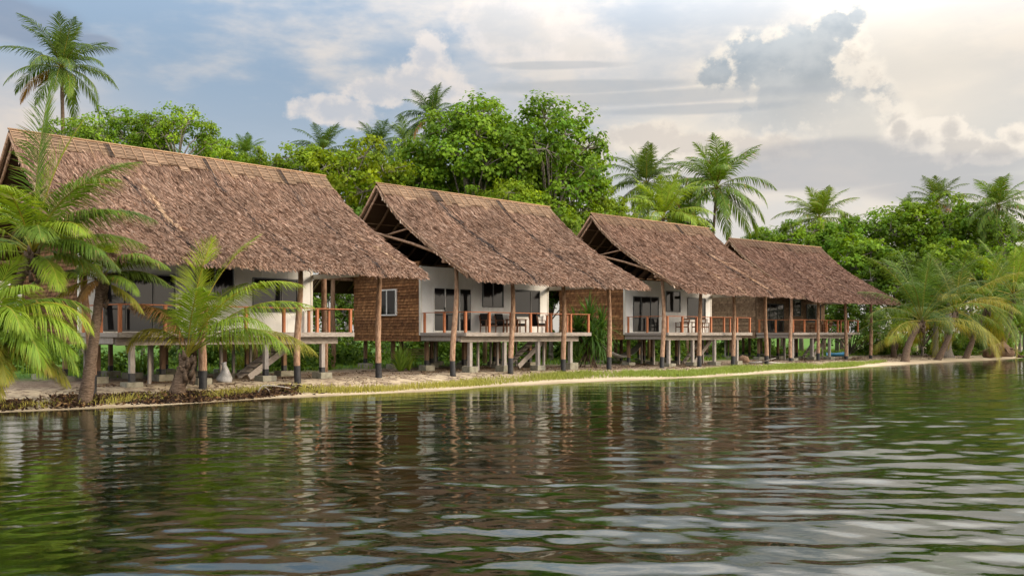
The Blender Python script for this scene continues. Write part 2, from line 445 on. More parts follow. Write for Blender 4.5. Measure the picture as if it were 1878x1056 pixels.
def ridge_cap(L, seams, seed, tone):
    g = np.random.default_rng(seed + 50); b = MB()
    x = -.06
    ws = [0, .14, .28, .42, .54, .66]
    while x < L + .05:
        wd = g.uniform(.34, .52); x1 = min(x + wd, L + .06); dark = False
        for s_, w_ in seams:
            if s_ - w_ - 1e-6 <= x < s_ + w_ - .02: x1 = s_ + w_; dark = True
            elif x < s_ - w_ < x1: x1 = s_ - w_
        base = np.array([.225, .152, .100]) * g.uniform(.82, 1.15)
        if dark: base = np.array([.06, .045, .036])
        base = base * np.array(tone)
        end = .66 + g.uniform(-.14, .10)
        for k in range(len(ws) - 1):
            w0, w1 = ws[k], ws[k + 1] if k < len(ws) - 2 else end
            for j in range(3):
                a = w0 + (w1 - w0) * j / 3; e = w0 + (w1 - w0) * (j + 1) / 3 + .01
                lift = .045 + .012 * (j % 2)
                i = len(b.v)
                b.v += [(x, -a, float(roof_z(a)) + lift - .010), (x1, -a, float(roof_z(a)) + lift - .010),
                        (x1, -e, float(roof_z(e)) + lift + .012), (x, -e, float(roof_z(e)) + lift + .012)]
                b.face([i, i + 3, i + 2, i + 1], 0, tuple(base * g.uniform(.72, 1.18)))
        i = len(b.v)
        b.v += [(x, .9, float(roof_z(-.9)) + .04), (x1, .9, float(roof_z(-.9)) + .04), (x1, 0, RIDGE_Z + .055), (x, 0, RIDGE_Z + .055)]
        b.face([i, i + 1, i + 2, i + 3], 0, tuple(base * .9))
        # batten pinning the weave
        pts = [(x + g.uniform(-.02, .02), -w, float(roof_z(w)) + .075) for w in (0, .25, .48, end + g.uniform(-.1, .12))]
        b.tube(pts, [.020] * 4, 5, 0, 0, None, True, tuple(np.array([.30, .19, .115]) * (.3 if dark else g.uniform(.6, 1.1)) * np.array(tone)))
        x = x1
    b.tube([(-.1, 0, RIDGE_Z + .07), (L + .1, 0, RIDGE_Z + .07)], [.035, .035], 6, 0, 0, None, True, (.30, .19, .11))
    return b

def shingle_panel(xw, rows_z, lo, hi, normal, g, hue):
    """overlapping timber shingles on a wall: runs from lo to hi along axis, returns quads + colours"""
    Q, C = [], []
    z0, z1 = rows_z; ex = .152; nrow = int((z1 - z0) / ex)
    for r in range(nrow + 1):
        z = z0 + r * ex; zt = min(z + ex * 1.55, z1)
        if z > z1 - .03: break
        a = lo - g.uniform(0, .1)
        rowtone = g.uniform(.78, 1.22); rowhue = hue[g.integers(len(hue))]
        while a < hi:
            wd = g.uniform(.09, .19); a0, a1 = max(a, lo), min(a + wd - .006, hi)
            if a1 - a0 > .015:
                t = g.uniform(.068, .082); dz = g.uniform(-.010, .010); zz = z + dz
                c = (np.array(hue[g.integers(len(hue))]) * .62 + np.array(rowhue) * .38) * rowtone * g.uniform(.84, 1.16)
                def P(s, zc, o): return (xw + normal * o, s, zc) if P.ax == 'y' else (s, xw + normal * o, zc)
                P.ax = shingle_panel.axis
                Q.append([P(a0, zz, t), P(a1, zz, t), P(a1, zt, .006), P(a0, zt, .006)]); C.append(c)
                Q.append([P(a0, zz, 0), P(a1, zz, 0), P(a1, zz, t), P(a0, zz, t)]); C.append(c * .3)  # lower ledge coloured darker to put the row shadow in
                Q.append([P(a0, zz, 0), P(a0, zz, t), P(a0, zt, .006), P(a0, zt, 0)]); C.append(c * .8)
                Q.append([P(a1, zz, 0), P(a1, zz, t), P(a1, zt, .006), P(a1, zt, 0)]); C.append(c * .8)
            a += wd
    return Q, C
WARM = [(.235, .108, .046), (.29, .14, .06), (.17, .076, .034), (.35, .175, .075), (.20, .098, .047)]
DULL = [(.20, .13, .08), (.24, .16, .10), (.165, .105, .066), (.28, .19, .12)]
BROWN = [(.15, .075, .038), (.20, .105, .055), (.12, .06, .03), (.24, .13, .07)]

def opening(root, name, x0, x1, z0, z1, y, fm, splits, door=False, extra=()):
    """frame with panes standing proud of the wall face at y (towards the lagoon = -y)"""
    f = MB(); t = .055; yf = y - .05
    f.box((x0, yf, z0), (x0 + t, y, z1)).box((x1 - t, yf, z0), (x1, y, z1))
    f.box((x0 + t, yf, z1 - t), (x1 - t, y, z1)).box((x0 + t, yf, z0), (x1 - t, y, z0 + t))
    for s in splits:
        xm = x0 + (x1 - x0) * s
        f.box((xm - .028, yf + .006, z0 + t), (xm + .028, y, z1 - t))
    r = bevel(f.build(name, fm, root), .005)
    xs = [x0 + t] + [x0 + (x1 - x0) * s for s in splits] + [x1 - t]
    for i, (a, e) in enumerate(zip(xs[:-1], xs[1:])):
        a2 = a + (.028 if i else 0); e2 = e - (.028 if i < len(xs) - 2 else 0)
        p = MB(); p.box((a2, y - .020 + .008 * (i % 2), z0 + t), (e2, y - .004, z1 - t)); p.build('pane', M['glass'], r)
    if door:
        h = MB(); xm = x0 + (x1 - x0) * splits[0]
        h.box((x0 + t, yf + .012, z0 + 1.02), (xm - .028, y - .021, z0 + 1.09))
        h.build('mid_rail', fm, r)
        k = MB(); k.box((xm - .05, yf - .03, z0 + 1.0), (xm - .02, yf + .004, z0 + 1.22)); k.build('handle', M['black_frame'], r)
    return r

def bungalow(i, origin, direc, L, label, drop, front='white', frame_door='black', seams=(), light=(), tone=(1, 1, 1), hue=WARM, walltone=None, midpost=False, footer=.0, sidewin=False, cap=1.0):
    """origin = left end of the ridge (world x, y)"""
    g = np.random.default_rng(100 + i); random.seed(100 + i)
    rz = math.atan2(direc[1], direc[0]); k = L / 12.2
    root = empty('beach_bungalow', (origin[0], origin[1], EYE - drop), rz, label, 'bungalow', 'thatched bungalows along the beach')
    Z = drop                                       # deck level over the root
    def up(o): o.location = (0, 0, Z); return o
    roof = up(add_obj('roof', thatch(L, seams, light, 300 + i, tone), root))
    ridge_cap(L, seams, i, tuple(v * cap for v in tone)).build('ridge_cap', M['ridge_weave'], roof)
    # rafters and purlins under the thatch
    nraf = 12
    for j in range(nraf):
        x = .10 + (L - .2) * j / (nraf - 1); b = MB()
        ww = [0.05, .7, 1.6, 2.6, 4.2, 6.45]
        b.tube([(x, -w, float(roof_z(w)) - .30) for w in ww], [.06] * 6, 7, 0, .06)
        b.tube([(x + .02, -w, float(roof_z(w)) - .30) for w in (-.05, -1.2, -5.8)], [.06] * 3, 7, 0, .06)
        b.build('rafter', M['log'] if j == 0 else M['log_dark'], roof)
    for w in (.45, 1.3, 2.2, 3.1, 4.0, 5.0, 5.9, -.6, -1.5, -2.6, -3.8, -5.0):
        b = MB(); b.tube([(.05, -w, float(roof_z(w)) - .245), (L - .05, -w, float(roof_z(w)) - .245)], [.028, .028], 6)
        b.build('purlin', M['log_dark'], roof)
    b = MB(); b.tube([(.0, 0, RIDGE_Z - .33), (L, 0, RIDGE_Z - .33)], [.075, .07], 8); b.build('ridge_pole', M['log_dark'], roof)
    for w in (4.9, -4.9):
        b = MB(); b.tube([(.0, -w, float(roof_z(w)) - .40), (L * .5, -w, float(roof_z(w)) - .43), (L, -w, float(roof_z(w)) - .40)], [.085, .08, .085], 9, 0, .05)
        b.build('wall_plate', M['log'], roof)
    # pale barge bundle along the left rake
    b = MB(); ww = [0, .7, 1.6, 2.6, 4.2, 6.6]
    b.tube([(-.05, -w, float(roof_z(w)) - .10 + random.uniform(-.02, .02)) for w in ww], [.06, .055, .06, .055, .055, .045], 7, 0, .15)
    b.tube([(-.05, -w, float(roof_z(w)) - .10) for w in (0, -1.2, -3.5, -6.0)], [.06, .055, .055, .045], 7, 0, .15)
    b.build('barge_pole', M['log'], roof)
    # open gable: raking tie log and strut
    b = MB(); b.tube([(.12, 1.45, 5.15), (.14, -.2, 4.74), (.12, -2.6, 4.14), (.10, -5.05, 3.42)], [.06, .064, .068, .07], 9, 0, .06); up(b.build('tie_log', M['log'], root))
    b = MB(); b.tube([(.12, -.5, 4.68), (.10, -2.45, 4.90)], [.05, .045], 8, 0, .06); up(b.build('strut', M['log'], root))
    # lagoon-side posts, bent logs with tarred feet
    for j in range(4):
        u = (.6 + 3.63 * j) * k; n = 12; pts = []; rads = []; mis = []
        lean = random.uniform(-.12, .12); ph = random.uniform(0, 6); bow = random.uniform(.06, .15)
        top = 3.15
        tarz = -drop + random.uniform(.52, .66) if not (footer and j in (0, 2, 3)) else -drop + .28
        zs = [-drop - .35, -drop - .02, tarz, tarz + .01] + [tarz + .01 + (top - tarz) * (q + 1) / 9 for q in range(9)]
        for zq in zs:
            t = (zq + drop) / (top + drop)
            pts.append((u + lean * (1 - t) + bow * math.sin(4.5 * t + ph), -5.0 + .05 * math.sin(3 * t + ph), zq))
            rads.append((.138 - .046 * t) * (1 + .05 * math.sin(9 * t + ph)))
        mis = [1 if zq < tarz else 0 for zq in zs[:-1]]
        b = MB(); b.tube(pts, rads, 11, 0, .045, mis); up(b.build('roof_post', [M['log'], M['tar']], root))
    for u in ([.6 * k, 11.5 * k]):
        for w in (1.1, -4.7):
            if w > 0 and not (midpost and u > 5): continue
            b = MB(); zt = float(roof_z(w)) - .35
            b.tube([(u, -w, -drop - .2), (u + .04, -w, -drop + 1.5), (u - .03, -w, 1.0), (u, -w, zt)], [.14, .13, .12, .11], 10, 0, .05)
            up(b.build('roof_post', M['log_dark'] if w < 0 else M['log'], root))
    # walls
    ux0, ux1, wf, wb, zt = 1.75 * k, 10.82 * k, 1.2, -4.4, 3.26
    fmat = M['white_wall'] if front == 'white' else M['shingle']
    b = MB(); npan = 8
    if front == 'white':
        for q in range(npan):
            a = ux0 + (ux1 - ux0) * q / npan; e = ux0 + (ux1 - ux0) * (q + 1) / npan
            b.box((a + .003, -wf, -.12), (e - .003, -wf + .08, zt))
        b.box((ux0, -wf + .02, -.12), (ux1, -wf + .07, zt - .01))
        bevel(up(b.build('front_wall', walltone or M['white_wall'], root)), .004)
        for c0_, c1_ in ((ux0 - .05, ux0 + .045), (ux1 - .045, ux1 + .05)):
            t = MB(); t.box((c0_, -wf - .02, -.12), (c1_, -wf + .10, zt + .02)); up(t.build('corner_trim', M['white_trim'], root))
    else:
        shingle_panel.axis = 'x'
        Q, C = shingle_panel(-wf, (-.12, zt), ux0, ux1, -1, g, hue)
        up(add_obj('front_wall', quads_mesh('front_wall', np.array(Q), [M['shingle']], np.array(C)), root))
        b.box((ux0, -wf + .004, -.12), (ux1, -wf + .08, zt), 0, (.12, .08, .05)); up(b.build('wall_lining', M['shingle'], root))
    shingle_panel.axis = 'y'
    for nm, xw, nn in (('side_wall', ux0, -1), ('side_wall', ux1, 1)):
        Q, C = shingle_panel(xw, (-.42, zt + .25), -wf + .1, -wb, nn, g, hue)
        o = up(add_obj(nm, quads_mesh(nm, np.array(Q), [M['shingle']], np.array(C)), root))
        bb = MB(); bb.box((min(xw, xw - nn * .08), -wf + .085, -.42), (max(xw - nn * .004, xw - nn * .08) if nn > 0 else xw + .08, -wb, zt + .25), 0, (.12, .07, .04))
        bb.build('wall_lining', M['shingle'], o)
    b = MB(); b.box((ux0 + .1, -wb - .08, -.42), (ux1 - .1, -wb, zt), 0, (.2, .11, .05)); up(b.build('rear_wall', M['shingle'], root))
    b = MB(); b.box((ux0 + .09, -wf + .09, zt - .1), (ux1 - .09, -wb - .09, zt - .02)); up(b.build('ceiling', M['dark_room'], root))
    b = MB(); b.box((ux0 + .01, -wf + .1, -.40), (ux1 - .01, -wb - .01, -.26)); up(b.build('floor_frame', M['post_timber'], root))
    # openings
    bf = M['black_frame']; df = M['white_frame'] if frame_door == 'white' else bf
    yw = -wf - .001 if front == 'white' else -wf - .088
    up(opening(root, 'sliding_door', 2.52 * k, 5.06 * k, .05, 2.26, yw, df, (.30, .68), True))
    up(opening(root, 'window', 5.82 * k, 7.36 * k, 1.33, 2.68, yw, bf, (.5,)))
    up(opening(root, 'window', 8.15 * k, 10.16 * k, .86, 2.32, yw, bf, (.64,)))
    # side window in the left wall
    if sidewin:
        f = MB(); x = ux0 - .10; y0, y1, z0, z1 = .62, 2.2, .86, 2.2; tt = .07
        f.box((x - .05, y0, z0), (x + .04, y0 + tt, z1)).box((x - .05, y1 - tt, z0), (x + .04, y1, z1))
        f.box((x - .05, y0 + tt, z1 - tt), (x + .04, y1 - tt, z1)).box((x - .05, y0 + tt, z0), (x + .04, y1 - tt, z0 + tt))
        f.box((x - .045, (y0 + y1) / 2 - .03, z0 + tt), (x + .03, (y0 + y1) / 2 + .03, z1 - tt))
        sw = up(f.build('window', M['white_frame'], root))
        for a, e in ((y0 + tt, (y0 + y1) / 2 - .03), ((y0 + y1) / 2 + .03, y1 - tt)):
            p = MB(); p.box((x - .02, a, z0 + tt), (x + .01, e, z1 - tt)); p.build('pane', M['glass'], sw)
    # white beam under the eave at the right-hand end
    b = MB(); b.box((ux1 + .06, -4.35, 2.36), (ux1 + .20, -wf + .2, 2.56)); up(b.build('eave_beam', M['white_trim'], root))
    # deck: boards, fascia, bearers
    dx0, dx1, dw = 1.72 * k, 10.62 * k, 4.5
    b = MB(); nb = 22
    for q in range(nb):
        a = wf + .1 + (dw - wf - .1) * q / nb; e = wf + .1 + (dw - wf - .1) * (q + 1) / nb - .008
        b.box((dx0, -e, -.04), (dx1, -a, 0.0))
    deck = up(b.build('deck', M['grey_timber'], root))
    b = MB(); xm = dx0 + (dx1 - dx0) * .58
    b.box((dx0 - .0, -dw - .045, -.165), (xm - .004, -dw - .004, .018)).box((xm + .004, -dw - .045, -.165), (dx1 + .03, -dw - .004, .018))
    bevel(b.build('fascia_board', M['grey_timber'], deck), .006)
    b = MB(); b.box((dx0 - .045, -dw, -.15), (dx0 - .004, -wf - .03, -.002)); b.box((dx1 + .004, -dw, -.15), (dx1 + .04, -wf - .03, -.002)); b.build('fascia_board', M['grey_timber'], deck)
    for w in (4.0, 1.55):
        b = MB(); b.box((dx0 + .1, -w - .05, -.44), (xm + .25, -w + .05, -.17)); b.box((xm + .254, -w - .055, -.45), (dx1 - .45, -w + .045, -.172))
        bevel(b.build('bearer', M['grey_timber'], deck), .006)
    b = MB()
    for q in range(10):
        u = dx0 + .25 + (dx1 - dx0 - .5) * q / 9; b.box((u - .025, -dw + .02, -.168), (u + .025, -wf - .1, -.045))
    b.build('joist', M['post_timber'], deck)
    b = MB(); b.bar((dx0 + .05, -4.0, -.28), (dx0 + .05, -wf - .02, -.28), .06, .22); b.build('side_bearer', M['post_timber'], deck)
    # deck and floor posts on concrete blocks, lowest lengths tarred
    for w in (4.0, 1.0, -1.7, -4.1):
        for q in range(4):
            u = (2.36 + 2.4 * q) * k + random.uniform(-.12, .12); hh = .085 if w > 0 else .075
            tz = -drop + .17; tar = tz + (.32 if w < 3.5 or i == 0 else 0)
            pb = MB(); pb.box((u - hh, -w - hh, tar), (u + hh, -w + hh, -.455 if w > .9 else -.41))
            if tar > tz: pb.box((u - hh - .004, -w - hh - .004, tz - .05), (u + hh + .004, -w + hh + .004, tar - .002), 1)
            po = up(pb.build('deck_post', [M['post_timber'] if w > 3 else M['log_dark'], M['tar']], root))
            fb = MB(); sx, sy = random.uniform(.26, .34), random.uniform(.26, .34); hz = random.uniform(.18, .29)
            fb.box((u - sx, -w - sy, -drop - .25), (u + sx, -w + sy, -drop + hz))
            bevel(fb.build('footing', M['concrete'], po), .02, 2)
    for q in range(7):                               # slimmer props between
        u = (2.6 + 1.25 * q + random.uniform(-.4, .4)) * k; w = random.uniform(1.8, 3.2) if q % 2 else random.uniform(-3.4, .2)
        pb = MB(); pb.box((u - .05, -w - .05, -drop - .1), (u + .05, -w + .05, -.17)); up(pb.build('prop', M['post_timber'], root))
    # railing: square hardwood posts and one top rail, front and both ends
    ztop = .98
    for q in range(7):
        u = dx0 + .08 + (dx1 - dx0 - .16) * q / 6 + (random.uniform(-.06, .06) if 0 < q < 6 else 0)
        b = MB(); b.box((u - .055, -dw + .03, .002), (u + .055, -dw + .14, ztop - .03)); bevel(up(b.build('rail_post', M['orange_timber'], root)), .006)
    for u in (dx0 + .08, dx1 - .08):
        for w in (wf + .22, 2.9):
            b = MB(); b.box((u - .05, -w - .05, .002), (u + .05, -w + .05, ztop - .03)); bevel(up(b.build('rail_post', M['orange_timber'], root)), .006)
    b = MB(); b.box((dx0 - .03, -dw + .02, ztop - .028), (dx1 + .03, -dw + .15, ztop + .012))
    for u in (dx0 + .08, dx1 - .08): b.box((u - .06, -dw + .152, ztop - .026), (u + .06, -wf - .1, ztop + .010))
    bevel(up(b.build('handrail', M['orange_timber'], root)), .006)
    # stairs at the back end of the deck
    b = MB(); xs = 7.4 * k
    for yy in (-2.3, -1.45): b.bar((xs, yy, -drop + .1), (xs + 2.1 * k, yy, -.3), .06, .26)
    for q in range(7):
        t = (q + .6) / 7.2; b.box((xs + 2.1 * k * t - .13, -2.27, -drop + .12 + (drop - .42) * t), (xs + 2.1 * k * t + .13, -1.48, -drop + .165 + (drop - .42) * t))
    up(b.build('stairs', M['grey_timber'], root))
    def world(u, w, z): return Matrix.Translation(root.location) @ Matrix.Rotation(rz, 4, 'Z') @ Vector((u * k, -w, Z + z))
    return root, world, rz

H = []
specs = [
    dict(origin=(-17.9, 33.1), direc=(.685, .729), L=13.45, drop=1.90, label='nearest thatched bungalow on the left, partly hidden by coconut palms, with white front wall',
         frame_door='black', seams=((3.4, .10), (7.4, .11), (11.0, .10)), light=((3.75, .10, 1.5, 4.6), (12.2, .06, 3.5, 6.3)), midpost=True, hue=BROWN),
    dict(origin=(-6.54, 45.0), direc=(.71, .70), L=12.18, drop=1.86, label='thatched bungalow with white-framed glass door and dark-cushioned chairs on its deck',
         frame_door='white', sidewin=True, seams=((3.5, .28), (8.0, .18)), light=(), hue=WARM),
    dict(origin=(4.84, 56.4), direc=(.739, .675), L=11.9, drop=2.02, label='thatched bungalow with cream white front wall, black door and slatted wooden deck chairs',
         frame_door='black', seams=((8.2, .16),), light=((5.2, .10, 3.2, 6.6), (8.75, .16, 2.2, 6.2)), tone=(.93, .89, .88), cap=.80, hue=WARM),
    dict(origin=(16.7, 71.2), direc=(.776, .63), L=12.4, drop=2.10, label='farthest thatched bungalow, its front wall clad in brown timber shingles',
         frame_door='black', front='shingle', seams=((7.2, .12),), light=((4.4, .08, 2.5, 6.4), (7.5, .10, 1.5, 5.0)), tone=(.80, .74, .75), cap=.62, hue=DULL, footer=1),
]
for i, s in enumerate(specs): H.append(bungalow(i, **s))
# ------------------------------------------------------------------ furniture and small things
def armchair(root_loc, rz, label, dark):
    t = empty('armchair', root_loc, rz, label, 'chair', 'chairs on the verandah decks')
    wood = M['teak']
    for sx in (-1, 1):
        b = MB(); b.bar((sx * .29, -.28, 0), (sx * .29, -.27, .62), .045, .045); b.build('leg', wood, t)
        b = MB(); b.bar((sx * .29, .30, 0), (sx * .29, .26, .45), .045, .045); b.bar((sx * .29, .26, .45), (sx * .29, .38, .88), .045, .045); b.build('leg', wood, t)
        b = MB(); b.bar((sx * .29, -.32, .64), (sx * .29, .34, .64), .065, .03); b.build('armrest', wood, t)
    b = MB(); b.box((-.27, -.28, .33), (.27, .27, .38)); b.build('seat_frame', wood, t)
    if dark:
        b = MB(); b.box((-.26, -.28, .382), (.26, .24, .49)); bevel(b.build('seat_cushion', M['cushion'], t), .03, 2)
        b = MB(); b.bar((0, .22, .47), (0, .36, .98), .54, .12, (0, 1, 0)); bevel(b.build('back_cushion', M['cushion'], t), .03, 2)
    else:
        b = MB()
        for q in range(6): b.box((-.27, -.27 + q * .09, .382), (.27, -.20 + q * .09, .40))
        b.build('seat_slats', wood, t)
        b = MB(); b.bar((-.27, .37, .86), (.27, .37, .86), .035, .09)
        b.bar((-.27, .30, .56), (.27, .30, .56), .03, .05)
        for q in range(5): b.bar((-.2 + q * .1, .31, .56), (-.2 + q * .1, .365, .86), .03, .02)
        b.build('backrest', wood, t)
    return t
def table(loc, rz, label, s=.9):
    t = empty('deck_table', loc, rz, label, 'table', 'tables on the verandah decks'); h = s / 2
    b = MB(); b.box((-h, -.36, .66), (h, .36, .70)); bevel(b.build('tabletop', M['teak'], t), .006)
    for sx in (-1, 1):
        for sy in (-1, 1):
            b = MB(); b.box((sx * (h - .06) - .03, sy * .29 - .03, 0), (sx * (h - .06) + .03, sy * .29 + .03, .659)); b.build('leg', M['teak'], t)
    return t
W2, r2 = H[1][1], H[1][2]
armchair(W2(5.55, 1.95, 0.003), r2 + R(-12), 'dark-cushioned armchair left of the other dark chairs beside the white-framed door', True)
armchair(W2(6.75, 1.85, 0.003), r2 + R(4), 'dark-cushioned armchair in the middle of the row of dark chairs', True)
armchair(W2(7.75, 1.95, 0.003), r2 + R(14), 'dark-cushioned armchair behind the bent log post in the row of dark chairs', True)
armchair(W2(8.25, 2.9, 0.003), r2 + R(88), 'open-armed chair right of the bent log post, sideways to the dark chairs', True)
table(W2(6.6, 2.95, 0.003), r2, 'low brown table in front of the dark-cushioned chairs')
W3, r3 = H[2][1], H[2][2]
armchair(W3(6.1, 2.3, 0.003), r3 + R(175), 'slatted wooden armchair seen from behind against the cream white wall', False)
armchair(W3(7.0, 2.9, 0.003), r3 + R(168), 'slatted wooden armchair beside the table on the cream bungalow deck', False)
armchair(W3(8.3, 2.3, 0.003), r3 + R(80), 'slatted wooden armchair turned sideways under the right window of the cream bungalow', False)
table(W3(7.2, 1.95, 0.003), r3, 'brown wooden table under the windows of the cream bungalow')
W4, r4 = H[3][1], H[3][2]
armchair(W4(5.2, 2.2, 0.003), r4 + R(160), 'wooden armchair beside the dark door of the shingled bungalow', False)
armchair(W4(7.6, 2.4, 0.003), r4 + R(175), 'slatted wooden armchair under the middle window of the shingled bungalow', False)
armchair(W4(9.3, 2.4, 0.003), r4 + R(190), 'slatted wooden armchair under the right window of the shingled bungalow', False)
table(W4(8.4, 2.1, 0.003), r4, 'wooden table between chairs on the shingled bungalow deck')

def gp(px, Y, dz=0.0):
    x = (px - 939) / F_PX * Y; return Vector((x, Y, gz(x, Y) + dz))
# white woven sack / cone under the first deck
b = MB(); prof = [(0, .34), (.08, .42), (.22, .36), (.38, .22), (.52, .16), (.66, .10), (.78, .14)]
random.seed(3)
b.tube([(.05 * math.sin(z * 4), .03 * math.sin(z * 5), z - .03) for z, r in prof], [r * .7 for z, r in prof], 9, 0, .25)
tag(b.build('sack', M['sack'], None, gp(410, 35.2)), 'pale crumpled sack heaped on the sand under the nearest deck', 'sack')
# driftwood branch
b = MB(); b.tube([(-.42, 0, -.02), (-.30, .02, .25), (-.18, .03, .36), (.2, .08, .34), (.52, .1, .30), (.78, .1, .26)], [.022, .024, .026, .02, .016, .01], 7, 0, .1)
b.tube([(-.2, .03, .35), (-.05, .2, .2), (.0, .3, .04)], [.018, .014, .01], 6)
tag(b.build('driftwood_branch', M['driftwood'], None, gp(492, 33.2)), 'thin bleached branch lying on the dark wrack near the water', 'driftwood')
b = MB(); b.tube([(-.28, 0, .03), (0, .04, .09), (.26, .02, .04)], [.03, .055, .03], 8, 0, .2)
tag(b.build('coral_stone', M['driftwood'], None, gp(533, 34.8)), 'small white coral stone on the grass before the nearest deck', 'stone')
b = MB(); b.tube([(-1.1, .1, .08), (-.4, .0, .13), (.3, .05, .10), (1.2, -.1, .06)], [.05, .07, .06, .03], 7, 0, .12); b.tube([(-.3, 0, .12), (.1, -.3, .3), (.5, -.5, .42)], [.04, .03, .02], 6)
tag(b.build('driftwood_log', M['driftwood'], None, gp(1405, 60.5)), 'bleached driftwood log on the sand between the last two bungalows', 'driftwood')
# brown heap under the third house
b = MB(); b.tube([(-.75, 0, -.05), (-.45, 0, .2), (0, .05, .36), (.4, .0, .24), (.75, 0, -.05)], [.15, .38, .5, .42, .15], 10, 0, .12)
hh_ = b.build('husk_heap', M['dry_bark'], None, gp(1362, 64)); hh_.scale = (.62, .62, .62)
tag(hh_, 'rounded brown heap on the ground beside the shingled bungalow', 'heap')
# hammock under the third deck
hm = MB(); a0, a1 = W3(1.2, -.6, -.55), W3(5.8, -.8, -.6); n = 18
loc0 = Vector((a0 + a1) / 2); 
for q in range(n + 1):
    t = q / n; p = a0.lerp(a1, t) - loc0; sag = 1.05 * (1 - (2 * t - 1) ** 2); wdt = .08 + .42 * math.sin(math.pi * t) ** .7
    dirv = Vector((-(a1 - a0).y, (a1 - a0).x, 0)).normalized()
    for s, dz in ((-1, .16), (-.5, .03), (0, 0), (.5, .03), (1, .16)): hm.v.append(tuple(p + dirv * (s * wdt) + Vector((0, 0, dz * math.sin(math.pi * t) - sag))))
for q in range(n):
    for s in range(4): hm.face([q * 5 + s, q * 5 + s + 1, q * 5 + s + 6, q * 5 + s + 5], 0, (1, 1, 1), True)
o = hm.build('hammock', M['net'], None, loc0); so = o.modifiers.new('cloth', 'SOLIDIFY'); so.thickness = .02
tag(o, 'pale cloth hammock slung between the posts under the cream bungalow', 'hammock')
# slatted garden bench behind the second house
def bench(loc, rz, label):
    t = empty('garden_bench', loc, rz, label, 'bench', 'slatted benches behind the bungalows')
    b = MB(); [b.box((-.8, -.2 + q * .11, .42), (.8, -.11 + q * .11, .45)) for q in range(4)]; b.build('seat', M['bench_wood'], t)
    b = MB(); [b.box((-.8, .27, .55 + q * .14), (.8, .30, .65 + q * .14)) for q in range(3)]; b.build('backrest', M['bench_wood'], t)
    for sx in (-.7, .7):
        b = MB(); b.box((sx - .04, -.18, 0), (sx + .04, -.10, .419)); b.build('leg', M['bench_wood'], t)
        b = MB(); b.box((sx - .04, .19, 0), (sx + .04, .265, .95)); b.build('leg', M['bench_wood'], t)
    return t
p = gp(771, 53.5); bench(p, R(30), 'yellowish slatted bench behind the bungalow with the white-framed door')
b = MB(); b.box((-.3, -.25, 0), (.3, .25, .09)); b.box((-.28, -.23, .09), (-.22, .23, .62)); b.box((.22, -.23, .09), (.28, .23, .62)); b.box((-.32, -.27, .62), (.32, .27, .68))
tag(bevel(b.build('wooden_stool', M['bench_wood'], None, gp(1146, 61.5)), .01), 'yellowish wooden stool on the sand under the left end of the cream bungalow', 'stool')
# blue dinghy under the last deck
bo = empty('dinghy', gp(1536, 80), R(20), 'small blue boat drawn up under the shingled bungalow deck', 'boat')
hb = MB(); n = 12
for q in range(n + 1):
    t = q / n; x = -1.7 + 3.4 * t; w = .62 * math.sin(math.pi * min(max(t * .86 + .12, 0), 1)) ** .7 if t < 1 else .02; h = .52 + .18 * (t - .4) ** 2 * 3
    for yy, zz in ((-w, h), (-w * .82, .18), (0, .04), (w * .82, .18), (w, h), (w * .9, h - .01), (w * .72, .24), (0, .12), (-w * .72, .24), (-w * .9, h - .01)): hb.v.append((x, yy, zz))
for q in range(n):
    for s in range(10): hb.face([q * 10 + s, q * 10 + (s + 1) % 10, q * 10 + 10 + (s + 1) % 10, q * 10 + 10 + s], 0, (1, 1, 1), True)
hb.face(list(range(10))[::-1]); hb.face([n * 10 + s for s in range(10)])
hb.build('hull', M['blue_paint'], bo); bo.scale = (.62, .62, .62)
b = MB(); b.box((-.1, -.5, .40), (.12, .5, .44)); b.build('thwart', M['bench_wood'], bo)
